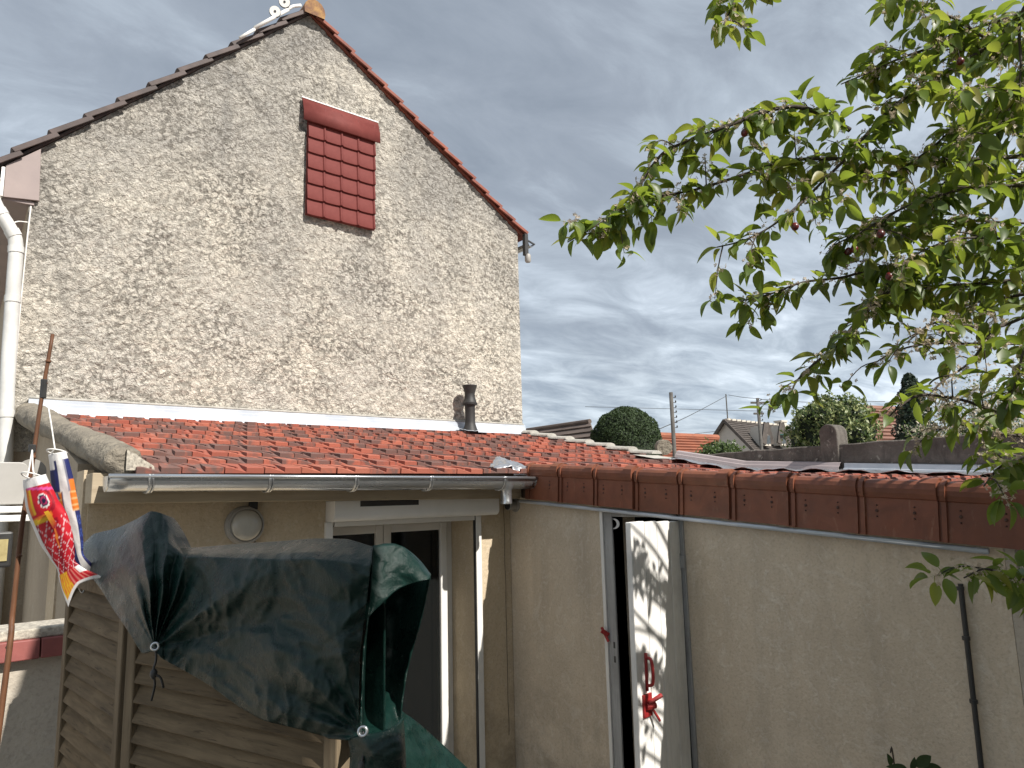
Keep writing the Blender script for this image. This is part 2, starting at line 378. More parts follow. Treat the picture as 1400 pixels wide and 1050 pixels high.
MT['doorw'] = m_wood('peeling_white_paint', (.80, .79, .76), (.72, .71, .68), (.40, .39, .37), (0, 0, 0), (7, 7, .5), .7)
MT['jamb'] = m_wood('grey_door_frame', (.36, .36, .355), (.29, .29, .285), (.16, .15, .14), (0, 0, 0), (6, 6, .4), .7)
MT['redpaint'] = simple('red_paint', (.36, .022, .022), (.24, .016, .016), 30, .5, 0, 80, .001)
MT['mortar'] = simple('grey_mortar', (.40, .385, .35), (.28, .27, .24), 9, .95, 0, 50, .008, .8)
MT['roll'] = simple('coping_concrete', (.255, .225, .175), (.15, .132, .105), 6, .95, 0, 28, .03, 1.)
MT['conc'] = m_concrete_wall()
MT['ridge'] = simple('lichen_ridge_tile', (.33, .19, .07), (.13, .065, .045), 9, .9, 0, 30, .008, .8)
MT['rake'] = simple('dark_red_rake_tile', (.24, .07, .042), (.14, .045, .032), 6, .75, 0, 60, .003)
MT['rakeL'] = simple('grey_brown_rake_tile', (.085, .060, .054), (.05, .037, .034), 6, .7, 0, 60, .003)
MT['mauve'] = simple('mauve_eave_board', (.27, .215, .20), (.225, .18, .17), 3, .6, 0, 40, .001)
MT['tarp'] = m_tarp()
MT['glass'] = m_glass()
MT['frost'] = simple('frosted_lamp_glass', (.42, .41, .37), (.33, .32, .28), 5, .18, 0, 40, 0, spec=.6)
MT['bark'] = simple('tree_bark', (.065, .05, .038), (.035, .027, .021), 40, .9, 0, 90, .004, .8)
MT['leaf'] = m_leaf('crab_apple_leaf', (.108, .165, .029), (.048, .084, .02), (.28, .37, .04))
MT['leaf2'] = m_leaf('young_leaf', (.16, .22, .035), (.21, .18, .04), (.40, .46, .06))
MT['blossom'] = m_leaf('faded_blossom', (.46, .38, .27), (.62, .55, .45), (.45, .36, .25), .35, .8)
MT['apple'] = simple('dark_crab_apple', (.13, .012, .012), (.05, .01, .01), 40, .35, 0, 40, 0)
MT['cane'] = m_wood('brown_cane', (.15, .068, .034), (.095, .043, .022), (.06, .03, .018), (0, 0, 0), (8, 8, .6), .55)
MT['cord'] = simple('white_cord', (.7, .69, .66), (.6, .59, .56), 40, .9, 0, 60, 0)
MT['print'] = m_print('printed_cloth')
MT['greyp'] = simple('light_grey_panel', (.36, .35, .33), (.31, .30, .28), 2.5, .5, 0, 30, 0)
MT['coping'] = simple('red_coping_tile', (.23, .06, .05), (.17, .045, .04), 9, .6, 0, 50, .002)
MT['gravelly'] = simple('speckled_mortar_top', (.50, .46, .38), (.22, .20, .17), 55, .95, 0, 60, .006, .8)
MT['ground'] = simple('yard_ground', (.42, .39, .34), (.33, .31, .27), 3, .95, 0, 30, .01, .6)
MT['lampglass'] = simple('yellowed_glass', (.38, .32, .16), (.28, .23, .11), 20, .25, 0, 40, 0)
MT['wood_pole'] = simple('grey_utility_pole', (.10, .094, .085), (.065, .06, .055), 4, .9, 0, 20, .004)
MT['bushd'] = m_leaf('dark_hedge_leaf', (.022, .042, .014), (.042, .068, .022), (.05, .09, .015), .15, .75)
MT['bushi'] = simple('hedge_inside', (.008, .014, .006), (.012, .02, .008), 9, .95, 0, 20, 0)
MT['bushm'] = m_leaf('mid_green_leaf', (.05, .085, .025), (.09, .13, .04), (.10, .16, .03), .25)
MT['bushv'] = m_leaf('variegated_leaf', (.32, .34, .15), (.07, .11, .03), (.25, .3, .1), .2)
MT['conif'] = m_leaf('conifer_needle', (.012, .026, .013), (.022, .04, .02), (.02, .04, .01), .1)
MT['petal'] = m_leaf('white_petal', (.62, .54, .47), (.42, .42, .24), (.5, .45, .38), .3, .8)
MT['farwall'] = simple('far_cream_wall', (.50, .46, .40), (.45, .41, .35), 1, .9, 0, 5, 0)
MT['fargrey'] = simple('far_grey_render', (.40, .375, .345), (.35, .325, .30), 1, .9, 0, 5, 0)
MT['farbrown'] = simple('far_brown_tile', (.13, .10, .085), (.085, .065, .055), 3, .85, 0, 9, .01)
MT['fardark'] = simple('far_dark_tile', (.045, .037, .032), (.075, .063, .055), 3, .85, 0, 9, .01)
MT['farorange'] = simple('far_orange_tile', (.28, .10, .055), (.19, .07, .042), 2, .85, 0, 9, .01)
MT['farred'] = simple('far_faded_red_tile', (.20, .10, .07), (.15, .075, .055), 2, .85, 0, 9, .01)
MT['farwin'] = simple('far_window', (.05, .06, .065), (.08, .09, .10), 3, .2, 0, 9, 0)
MT['teal'] = simple('teal_shutter', (.12, .30, .27), (.10, .26, .24), 3, .6, 0, 9, 0)
MT['wire'] = simple('cable', (.03, .03, .03), (.04, .04, .04), 3, .6, 0, 9, 0)
MT['canvas'] = simple('shade_awning_canvas', (.4, .36, .28), (.36, .32, .25), 3, .8, 0, 30, 0)
MT['houseb'] = simple('cream_render', (.62, .58, .50), (.56, .53, .45), 3, .9, 0, 30, .003)

# ------------------------------------------------------------------ ground
tag(one('ground', lambda m: m.grid([[(x, y, GZ) for x in (-400, -20, 0, 8, 30, 400)] for y in (-400, -20, 0, 8, 30, 400)]), MT['ground'], fix=False), kind='structure')

# ------------------------------------------------------------------ tall gable house
GY = 7.7
GX0, GX1 = .40, 6.29
AP = (3.06, 5.95)
def gtop(x): return AP[1] - (AP[0]-x)*.975 if x < AP[0] else AP[1] - (x-AP[0])*.652
house = thing('gable_house', 'tall gabled house with rough cream rendered wall and small red tiled panel', 'house', (3.3, 10, GZ))
def gable_wall():
    m = MB(); cols = 300; rows = 250; z0 = .5
    g = []
    for i in range(rows+1):
        r = []
        for j in range(cols+1):
            x = GX0 + (GX1-GX0)*j/cols; t = gtop(x)-.03; z = z0 + (t-z0)*i/rows
            p = Vector((x, 0, z))
            w = Vector((noise.noise(p*7), 0, noise.noise(p*7+Vector((9, 3, 1)))))*.05
            q = p + w
            d = noise.voronoi(q*16)[0]; d2 = noise.voronoi(q*30)[0]
            n = noise.noise(p*4)*.4 + noise.noise(p*17)*.35 + noise.noise(p*38)*.25
            h = (.55-d[0])*.022 + (.5-d2[0])*.014 + n*.022
            edge = min(1, (x-GX0)/.05, (GX1-x)/.05)
            r.append((x, GY - max(-.012, h)*edge, z))
        g.append(r)
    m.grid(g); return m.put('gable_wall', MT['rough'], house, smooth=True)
gable_wall()
m = MB(); yb = 15.
P0 = [(GX0, GZ), (GX1, GZ), (GX1, gtop(GX1)-.03), (AP[0], AP[1]-.03), (GX0, gtop(GX0)-.03)]
m.prism(P0, 'Y', GY+.03, yb); m.put('wall', MT['side'], house)
m = MB(); m.box(GX0, GX1, GY+.005, GY+.032, GZ, .5); m.put('lower_wall', MT['side'], house)
# roof slabs
def slab(x0, x1, th, name, mat):
    m = MB(); z0, z1 = gtop(x0), gtop(x1)
    m.hexa([(x0, GY-.03, z0-.02), (x1, GY-.03, z1-.02), (x1, yb+.1, z1-.02), (x0, yb+.1, z0-.02),
            (x0, GY-.03, z0-.02+th), (x1, GY-.03, z1-.02+th), (x1, yb+.1, z1-.02+th), (x0, yb+.1, z0-.02+th)])
    return m.put(name, mat, house)
roofL = slab(-.02, AP[0], .03, 'roof', MT['rakeL']); roofR = slab(AP[0], 6.42, .03, 'roof', MT['rake'])
def rake(side, n, xs, xe, par, mat):
    for i in range(n):
        xa = xs + (xe-xs)*i/n; xb = xs + (xe-xs)*(i+1.12)/n          # lower end a, upper end b (overlapping)
        za, zb = gtop(xa), gtop(xb); d = Vector((xb-xa, 0, zb-za)).normalized(); up = Vector((-d.z, 0, d.x)) if side == 'L' else Vector((d.z, 0, -d.x))
        if up.z < 0: up = -up
        j = rnd.uniform(-.006, .006)
        a = Vector((xa, 0, za)) + up*(.062+j); b = Vector((xb, 0, zb)) + up*(.018+j)
        if (b-a).dot(Vector((AP[0]-a.x, 0, AP[1]-a.z))) and ((side == 'L' and b.x > AP[0]) or (side == 'R' and b.x < AP[0])): b.x = AP[0]; b.z = AP[1]+.02
        m = MB(); y0 = GY-.085+rnd.uniform(-.008, .008)
        sec = [(0, .0), (0, -.042), (.022, -.042), (.022, -.02), (.34, -.02), (.34, 0.), (.05, .012), (.015, .010)]
        va = [a + Vector((0, y0+p, 0)) + up*q for p, q in sec]; vb = [b + Vector((0, y0+p, 0)) + up*q for p, q in sec]
        k = len(sec); m.add(va+vb, [tuple(range(k)), tuple(range(k, 2*k))] + [(t, (t+1) % k, k+(t+1) % k, k+t) for t in range(k)])
        m.put('rake_tile', mat, par, bevel=.004)
rake('L', 11, .0, AP[0]-.06, roofL, MT['rakeL'])
rake('R', 14, 6.40, AP[0]+.10, roofR, MT['rake'])
m = MB()
for i in range(1):
    ring = [(AP[0]+.03+.135*math.cos(a), .155*math.sin(a)) for a in [math.pi*(-.12+1.24*t/9) for t in range(10)]]
    rows = [[(x, y, AP[1]-.03+z) for x, z in ring] for y in (GY-.12, GY+.3, GY+.31, GY+7.3)]
    m.grid(rows); m.add([(x, GY-.12, AP[1]-.03+z) for x, z in ring], [tuple(range(10))])
m.put('ridge_tile', MT['ridge'], house, smooth=True, angle=50)
# mauve boxed eave end on the left
one('eave_board', lambda m: m.prism([(.20, 2.815), (.475, 2.845), (.455, 3.36), (.20, 3.125)], 'Y', GY-.045, GY-.02), MT['mauve'], house, bevel=.003)
one('eave_soffit', lambda m: m.box(.20, .44, GY-.018, yb, 2.80, 2.83), MT['mauve'], house)
one('eave_trim', lambda m: m.box(.17, .197, GY-.05, GY+.02, 2.82, 3.10), MT['pvc'], house)
# left gutter and downpipe
gut = one('house_gutter', lambda m: m.grid([[(.10+.07*math.cos(a), y, 2.98+.07*math.sin(a)) for a in [math.pi*(1+t/8) for t in range(9)]] for y in (GY-.12, yb)]), MT['dp'], house)
sm = gut.modifiers.new('s', 'SOLIDIFY'); sm.thickness = .006
dpp = spline([(.10, GY-.06, 2.92), (.12, GY-.06, 2.80), (.17, GY-.07, 2.68), (.27, GY-.07, 2.52), (.325, GY-.07, 2.38), (.335, GY-.07, 2.0), (.35, GY-.07, 1.2), (.375, GY-.07, .60), (.39, GY-.07, .1), (.40, GY-.07, GZ)], 5)
dp = one('downpipe', lambda m: m.tube(dpp, .058, 14), MT['dp'], house, smooth=True, angle=60)
for q in (3, 11, 17, 21, 26, 33):
    p = dpp[q]; d = (dpp[q+1]-dpp[q-1]).normalized()
    one('pipe_collar', lambda m: m.tube([p-d*.03, p+d*.03], .064, 14), MT['dp'], dp, smooth=True, angle=50)
one('cable', lambda m: m.tube(spline([(.415, GY-.03, 2.78), (.405, GY-.035, 2.3), (.40, GY-.03, 1.6), (.405, GY-.035, .9), (.41, GY-.03, .55)], 6), .007, 6), MT['cord'], house)
one('cable', lambda m: m.tube(spline([(.40, GY-.03, 2.62), (.32, GY-.05, 2.60), (.25, GY-.08, 2.53)], 6), .006, 6), MT['cord'], house)
# right eave end: gutter bracket and outlet
rg = one('house_gutter', lambda m: m.grid([[(6.47+.06*math.cos(a), y, 3.66+.06*math.sin(a)) for a in [math.pi*(1+t/8) for t in range(9)]] for y in (GY-.10, yb)]), MT['zinc'], house)
sm = rg.modifiers.new('s', 'SOLIDIFY'); sm.thickness = .006
one('gutter_bracket', lambda m: (m.box(6.34, 6.40, GY-.11, GY-.05, 3.46, 3.78), m.obox((6.38, GY-.09, 3.70), (6.54, GY-.09, 3.655), .02, .02)), MT['black'], house)
one('gutter_outlet', lambda m: m.lathe([(.035, .12), (.045, .10), (.045, .02), (.036, 0)], (6.40, GY-.09, 3.36), 12), MT['pvcg'], house, smooth=True, angle=40)
# red metal tile panel over the old attic opening: each pressed tile its own piece
panel = one('tile_panel', lambda m: m.box(3.055, 3.945, GY-.055, GY-.03, 3.315, 4.72), MT['redmetal'], house)
def ptile(w, h):
    m = MB(); n = 18; rows = []
    for iz, (z, dy) in enumerate([(0, .0), (0, -.030), (.006, -.032), (h*.55, -.020), (h, -.008), (h+.02, -.006)]):
        r = []
        for j in range(n+1):
            x = w*j/n; rib = .026*max(0, 1-abs(x-(w-.018))/.016)
            sag = -.008*(1-((x/w-.45)/.55)**2 if iz < 4 else 0)
            r.append((x, dy - rib, z + (sag if iz in (0, 1, 2) else 0)))
        rows.append(r)
    m.grid(rows); return m.me('metal_tile', MT['redmetal'], True)
pw, ph = .885/4, 1.36/7
pt = ptile(pw, ph); pt.set_sharp_from_angle(angle=math.radians(35))
for c in range(4):
    for r in range(7): put('metal_tile', pt, panel, Matrix.Translation((3.058+c*pw, GY-.057, 3.322+r*ph)))
m = MB(); rows = []
for (dy, z) in [(-.03, 4.775), (-.05, 4.77), (-.075, 4.70), (-.085, 4.66), (-.105, 4.61), (-.112, 4.475), (-.10, 4.47)]:
    rows.append([(x, GY+dy, z) for x in (2.985, 3.99)])
m.grid(rows)
h = m.put('head_flashing', MT['redmetal'], panel, smooth=True, angle=40); s = h.modifiers.new('s', 'SOLIDIFY'); s.thickness = .012
one('white_seal', lambda m: m.box(2.98, 3.995, GY-.05, GY-.02, 4.778, 4.792), MT['pvc'], panel)

# ------------------------------------------------------------------ lean-to annex
annex = thing('annex', 'low tan plastered lean-to with red tiled roof against the tall gable wall', 'building', (3.5, 4.5, GZ))
WY, WX = 4.55, 3.56                 # front wall face, side wing wall face
RX0, RX1 = .787, 6.30
EY, EZ = 4.25, .165                 # eave line of the main roof plane
TA = math.tan(math.radians(11.0)); TB = math.tan(math.radians(3.7)); TV = math.tan(math.radians(4.45))
def zr(y): return EZ + (y-EY)*TA if y >= EY else EZ - (EY-y)*TB
def zv(y): return EZ + (y-EY)*TA if y >= EY else EZ - (EY-y)*TV
# walls (openings left for the window and the door)
WNX0, WNX1, WNT = 2.05, 3.20, -.12
DY0, DY1, DT = 2.87, 3.42, -.155
def frontwall(m):
    m.box(.62, WNX0, WY, WY+.35, GZ, .13); m.box(WNX1, WX, WY, WY+.35, GZ, .13); m.box(WNX0, WNX1, WY, WY+.35, WNT, .13)
one('front_wall', frontwall, MT['tan'], annex)
def wingwall(m):
    def seg(y0, y1, z0, z1a, z1b): m.hexa([(WX, y0, z0), (WX+.22, y0, z0), (WX+.22, y1, z0), (WX, y1, z0), (WX, y0, z1a), (WX+.22, y0, z1a), (WX+.22, y1, z1b), (WX, y1, z1b)])
    tz = lambda y: zv(y)-.06
    seg(1.14, DY0, GZ, tz(1.14), tz(DY0)); seg(DY1, WY-.002, GZ, tz(DY1), tz(WY)); seg(DY0, DY1, DT, tz(DY0), tz(DY1))
one('side_wall', wingwall, MT['tanr'], annex)
one('end_wall', lambda m: m.box(WX-.0, 6.38, 1.10, 1.138, GZ, zv(1.14)-.06), MT['low'], annex)
one('left_wall', lambda m: m.prism([(WY+.352, GZ), (GY, GZ), (GY, .84), (WY+.352, .25)], 'X', .60, .84), MT['side'], annex)
one('pilaster', lambda m: m.box(.592, .64, WY+.02, WY+.30, GZ, .20), MT['tan'], annex)
one('pilaster', lambda m: m.box(.588, .62, 5.45, 5.85, GZ, .34), MT['tan'], annex)
def deck(m):
    for x0, x1, ya, yc in ((RX0-.05, RX1, EY+.06, GY), (WX-.02, RX1+.05, 1.12, EY+.06)):
        m.hexa([(x0, ya, zr(ya)-.05), (x1, ya, zr(ya)-.05), (x1, yc, zr(yc)-.05), (x0, yc, zr(yc)-.05),
                (x0, ya, zr(ya)-.005), (x1, ya, zr(ya)-.005), (x1, yc, zr(yc)-.005), (x0, yc, zr(yc)-.005)])
roof = one('roof', deck, MT['brownwood'], annex)
one('inner_wall', lambda m: (m.box(.86, 6.3, 6.6, 6.7, GZ, .5), m.box(5.0, 5.1, 1.2, 6.6, GZ, -.12)), MT['brownwood'], annex)

# roof tiles
TW, TL, PU = .228, .43, .3625
def tile_mesh():
    m = MB(); w = TW-.006
    zf, zb = .040, .008
    def zt(y): return zf + (zb-zf)*y/TL
    rows = []
    for y, xl, dp_ in ((0, .54, .026), (.012, .545, .025), (.13, .61, .016), (.26, .72, .008), (TL, .86, .0)):
        z = zt(y); e = .004 if y == 0 else 0
        top = [(0, z-.003), (.02, z-e), (.12, z-e), (xl-.02, z-dp_-e), (xl, z-dp_-e), (xl+.004, z-e), (.97, z-e), (1, z-.004), (1, .004-.02*y), (0, .004-.02*y)]
        rows.append([(x*w, y, q) for x, q in top])
    m.grid(rows, close=True); k_ = len(rows[0]); m.add(rows[0], [tuple(range(k_))]); m.add(rows[-1], [tuple(range(k_))])
    for a, b, c, d in (((.10, .14), (.06, .10), .04, .005), ((.30, .345), (.22, .27), .05, .006)):
        ya, yb_ = .02, .36
        m.hexa([(a[0]*w, ya, zt(ya)-.02), (a[1]*w, ya, zt(ya)-.02), (b[1]*w, yb_, zt(yb_)-.02), (b[0]*w, yb_, zt(yb_)-.02), (a[0]*w, ya, zt(ya)+d-.006), (a[1]*w, ya, zt(ya)+d-.008), (b[1]*w, yb_, zt(yb_)+d-.004), (b[0]*w, yb_, zt(yb_)+d-.004)])
    return m.me('roof_tile', MT['tile'])
TM = tile_mesh()
def tmat(x, y0, pitch, jit=1.):
    z = zr(y0)
    R_ = Matrix.Rotation(pitch + rnd.uniform(-.004, .008)*jit, 4, 'X') @ Matrix.Rotation(rnd.uniform(-.008, .008)*jit, 4, 'Z') @ Matrix.Rotation(rnd.uniform(-.008, .008)*jit, 4, 'Y')
    return Matrix.Translation((x, y0+rnd.uniform(-.006, .006)*jit, z + rnd.uniform(-.001, .004)*jit)) @ R_
TAx, TBx = math.atan(TA)-.012, math.atan(TB)-.012
cA, cB = math.cos(math.atan(TA)), math.cos(math.atan(TB))
nrow = int((GY-.06-EY)/(PU*cA))+1
for r in range(nrow):
    y = EY-.03 + r*PU*cA
    x = RX0 + (-.5*TW if r % 2 else 0)
    while x < RX1-.02:
        if x > RX0-.03 - (.13 if r > 0 else 0): put('roof_tile', TM, roof, tmat(x, y, TAx))
        x += TW
rest = MB()
r = 0; y = EY-.03
while y - PU*cB > .95:
    r += 1; y -= PU*cB
    x = WX + .10 + (-.5*TW if r % 2 else 0)
    while x < RX1-.05:
        if x > WX+.0:
            if r <= 3: put('roof_tile', TM, roof, tmat(x, y, TBx))
            else:
                mt = tmat(x, y, TBx, 1.6); rest.add([mt @ v.co for v in TM.vertices], [tuple(p.vertices) for p in TM.polygons])
        x += TW
tag(rest.put('roof_tile_courses', MT['tiles'], roof), 'red roof tiles of the low wing seen edge on', kind='stuff')

# verge tiles along the wing
vlen = .3625*cB
def verge_mesh(last=False):
    m = MB(); L = vlen+.035
    def sec(o, zb=-.205):
        s = [(-.0-o, zb), (-.0-o, -.028), (-.007-o, -.022), (-.014-o, .0), (-.016-o, .022), (-.010-o, .042+o*.6), (.004, .057+o), (.024, .063+o), (.046, .057+o), (.062, .044+o), (.16, .03)]
        return s
    def extr(y0, y1, o, mi=0):
        s = sec(o); k = len(s)
        inner = [(x+.016+o, z-.012) if i > 1 else (x+.016+o, z) for i, (x, z) in enumerate(s)]
        ring = s + inner[::-1]; k = len(ring)
        v = [(x, y0, z) for x, z in ring] + [(x, y1, z) for x, z in ring]
        m.add(v, [tuple(range(k)), tuple(range(k, 2*k))] + [(i, (i+1) % k, k+(i+1) % k, k+i) for i in range(k)], mi)
    extr(.02, L-.012, 0); extr(.0, .072, .014); extr(vlen-.034, vlen-.014, .011)
    # nail bosses, two columns of three
    for yy in (.105, .275):
        for zz, rr in ((-.062, .0045), (-.088, .0085), (-.114, .0045)):
            m.lathe([(rr, -.002), (rr*.9, .003), (rr*.4, .006)], (-.0, yy, zz), 7, 'X', 1)
    return m.me('verge_tile', [MT['verge'], MT['vergedot']])
VM = verge_mesh()
for i in range(9):
    y = EY-.01 - (i+1)*vlen
    put('verge_tile', VM, roof, Matrix.Translation((3.5+rnd.uniform(-.004, .004), y, zv(y)+.02+rnd.uniform(-.004, .004))) @ Matrix.Rotation(math.atan(TV)-.012+rnd.uniform(-.006, .006), 4, 'X') @ Matrix.Rotation(rnd.uniform(-.012, .012), 4, 'Z'))
one('verge_end_cap', lambda m: m.box(3.498, 3.70, .975, 1.0, zv(1)-.17, zv(1)+.05), MT['verge'], roof, bevel=.02)
zs = one('drip_strip', lambda m: m.tube([(3.512, 4.36, zv(4.25)-.205), (3.512, 1.18, zv(1.18)-.210)], .013, 8), MT['zincw'], annex, smooth=True)
one('drip_board', lambda m: m.hexa([(3.53, 1.15, zv(1.15)-.185), (3.56, 1.15, zv(1.15)-.185), (3.56, 4.36, zv(4.25)-.18), (3.53, 4.36, zv(4.25)-.18), (3.53, 1.15, zv(1.15)-.02), (3.56, 1.15, zv(1.15)-.02), (3.56, 4.36, zv(4.25)-.02), (3.53, 4.36, zv(4.25)-.02)]), MT['brownwood'], annex)
# fascia, gutter
one('fascia', lambda m: m.hexa([(.60, 4.33, .015), (3.50, 4.33, -.02), (3.50, 4.55, -.02), (.60, 4.55, .015), (.60, 4.33, .175), (3.50, 4.33, .15), (3.50, 4.55, .15), (.60, 4.55, .175)]), MT['fascia'], annex, bevel=.004)
def gz_(x): return .152 - (x-.64)*.008
def gutter(m):
    xs = [.645 + (3.50-.645)*i/24 for i in range(25)]; rows = []
    for x in xs:
        rows.append([(x, 4.205+.078*math.cos(a), gz_(x)+.085*math.sin(a)*(.95)) for a in [math.pi*(1+t/12) for t in range(13)]])
    m.grid(rows)
gutt = one('gutter', gutter, MT['zinc'], annex, smooth=True)
s = gutt.modifiers.new('s', 'SOLIDIFY'); s.thickness = .003
one('gutter_bead', lambda m: m.tube([(.643, 4.122, gz_(.643)), (3.503, 4.122, gz_(3.503))], .011, 10), MT['zinc'], gutt, smooth=True)
for xx in (.644, 3.501):
    one('end_cap', lambda m: m.prism([(4.205+.079*math.cos(math.pi*(1+t/12)), gz_(xx)+.081*math.sin(math.pi*(1+t/12))) for t in range(13)], 'X', xx-.003, xx+.003), MT['zinc'], gutt)
for px in (203, 368, 485, 588, 689):
    x = pY(px, 660, 4.13).x
    def br(m):
        pts = [(x+.012*math.sin(t*.5), 4.205+.086*math.cos(math.pi*(1+t/10)), gz_(x)+.01+.096*math.sin(math.pi*(1+t/10))) for t in range(9)]
        m.tube(pts, .0075, 8); m.tube([(p[0]+.016, p[1], p[2]) for p in pts], .0055, 8)
    one('gutter_bracket', br, MT['zinc'], gutt, smooth=True)
xo = pY(692, 680, 4.2).x
one('gutter_outlet', lambda m: m.lathe([(.068, .10), (.066, .075), (.043, .04), (.041, .035), (.041, -.035), (.043, -.04), (.043, -.06), (.038, -.062)], (xo, 4.2, .005), 20), MT['zinc'], gutt, smooth=True, angle=40)
# crumpled lead soaker between roof and verge
def soaker(m):
    rows = []
    for i in range(15):
        r = []
        for j in range(19):
            u, v = i/14, j/18
            x = 3.20 + .29*v; y = EY-.03 + .34*u*(.25+.75*v) + .02
            z = zr(max(y, EY)) + .042 + .05*math.sin(v*math.pi*.62)*(.35+.65*u) + .018*noise.noise(Vector((x*16, y*16, 1))) + .008*noise.noise(Vector((x*45, y*45, 4)))
            r.append((x, y, z))
        rows.append(r)
    m.grid(rows)
    e = [rows[i][-1] for i in range(15)]
    m.grid([e, [(3.50+.006*noise.noise(Vector((i, 0, 0))), p[1]-.01, p[2]-.06) for i, p in enumerate(e)], [(3.497, p[1]-.01, gz_(3.4)-.01) for p in e]])
    f = rows[0]
    m.grid([f[9:], [(p[0]+.01, p[1]-.015+.008*noise.noise(Vector((p[0]*40, 0, 0))), max(p[2]-.09, .155)) for p in f[9:]]])
sk = one('lead_soaker', soaker, MT['lead'], roof, smooth=True); s = sk.modifiers.new('s', 'SOLIDIFY'); s.thickness = .003
# flashing on the gable
def flash(m):
    prof = [(GY-.012, .985), (GY-.045, .965), (GY-.045, .935), (GY-.055, .932), (GY-.055, .90), (GY-.075, .89), (GY-.08, .845), (GY-.16, .81)]
    m.grid([[(x, y, z) for y, z in prof] for x in (.52, 2.3, 2.302, 4.4, 4.402, 6.30)])
fl = one('gable_flashing', flash, MT['zincw'], annex); s = fl.modifiers.new('s', 'SOLIDIFY'); s.thickness = .004
one('sealant_bead', lambda m: m.tube([(x, GY-.03+.006*noise.noise(Vector((x*8, 0, 0))), .985+.006*noise.noise(Vector((x*14, 3, 0)))) for x in [.52+i*.08 for i in range(73)]], .013, 6), MT['mortar'], annex, smooth=True)
# stepped mortar verge on the far right edge
for i in range(7):
    y0 = 5.30 + i*PU*cA; y1 = y0+PU*cA+.03
    def mo(m):
        rows = []
        for t in range(9):
            y = y0 + (y1-y0)*t/8; lift = .04*(1-t/8)**1.5; rr = .04
            rows.append([(RX1-.02+.085*math.cos(a)+.006*noise.noise(Vector((y*9, a, i))), y, zr(y)+.03+lift*.8+rr*math.sin(a)) for a in [math.pi*q/8 for q in range(9)]])
        m.grid(rows); m.add([rows[0][q] for q in range(9)], [tuple(range(9))])
    one('mortar_step', mo, MT['mortar'], roof, smooth=True, angle=50)
one('mortar_patch', lambda m: m.grid([[(5.9+.4*i/8, 5.02+.3*j/5, zr(5.02+.3*j/5)+.045+.012*noise.noise(Vector((i, j, 3)))) for i in range(9)] for j in range(6)]), MT['mortar'], roof, smooth=True)
# left parapet coping roll
def roll(m):
    a, b = Vector((.535, GY-.02, .835)), Vector((.735, 4.31, .235)); rows = []
    for i in range(61):
        t = i/60; c = a.lerp(b, t); r_ = .108-.02*t+.008*math.sin(t*9)
        rows.append([c + Vector((math.cos(q)*r_*1.05, 0, math.sin(q)*r_*.95))*(1+.10*noise.noise(Vector((c.y*6, math.cos(q)*2.5, math.sin(q)*2.5)))+.05*noise.noise(Vector((c.y*22, math.cos(q)*9, math.sin(q)*9)))) + Vector((0, .03*noise.noise(Vector((q*2, t*3, 1))), 0)) for q in [2*math.pi*j/28 for j in range(28)]])
    for q_, sh in ((.018, .93), (.034, .78), (.044, .5)):
        c_ = sum(rows[-1], Vector())/28; rows.append([c_+(p_-c_)*(sh if len(rows) else 1)+Vector((0, -.016, -.002)) for p_ in rows[60]]) if False else rows.append([b+(p_-b)*sh*(1+.12*noise.noise(p_*14))+Vector((0, -q_, 0)) for p_ in rows[60]])
    m.grid(rows, close=True); m.add(rows[-1], [tuple(range(28))])
one('parapet_coping', roll, MT['roll'], annex, smooth=True, angle=60)
def fillet(m):
    rows = []
    for i in range(14):
        y = 4.24+.22*i/13; w = .105*(1-i/13)
        rows.append([(.74+(w+.03)*v/6, y, zr(max(y, EY))+.085*(1-v/6)*(1-.4*i/13)+.045+.008*noise.noise(Vector((i*.7, v*.8, 0)))) for v in range(7)])
    m.grid(rows); m.add([(p[0], p[1], p[2]) for p in rows[0]] + [(.88, 4.24, .185), (.74, 4.24, .185)], [tuple(range(9))])
one('mortar_fillet', fillet, MT['gravelly'], annex, smooth=True, angle=50)
# boundary flashing of the wing
def bz(y): return zr(y)+.10
pf = one('wing_flashing', lambda m: m.grid([[(6.355, y, bz(y)+.03), (6.32, y, bz(y)+.022), (6.305, y, bz(y)-.005), (6.29, y, bz(y)-.01), (6.275, y, bz(y)-.045)] for y in (5.05, 4.2, 3.22)]), MT['zincp'], annex)
wf = one('wing_flashing', lambda m: m.grid([[(6.355, y, bz(y)+.022), (6.325, y, bz(y)+.018), (6.32, y, bz(y)-.022), (6.30, y, bz(y)-.026), (6.295, y, bz(y)-.045)] for y in (3.185, 2.83, 2.82, 1.1)]), MT['zincw'], annex)
for o in (pf, wf): s = o.modifiers.new('s', 'SOLIDIFY'); s.thickness = .004
def apron(m):
    rows = []
    for i in range(90):
        y = 5.0 - 3.9*i/89; e = 6.10+.10*math.sin(y*17.3)*0+.09*noise.noise(Vector((y*5, 1, 0)))
        rows.append([(6.30-(6.30-e)*v/12, y, zr(y)+.065-.02*min(1, v/5)+.012*math.sin(y*2*math.pi/.3625)*(v/12)+.014*noise.noise(Vector((v*.8, y*12, 0)))+(.01 if v > 4 else 0)) for v in range(13)])
    m.grid(rows)
ap = one('lead_apron', apron, MT['lead'], annex, smooth=True); s = ap.modifiers.new('s', 'SOLIDIFY'); s.thickness = .003
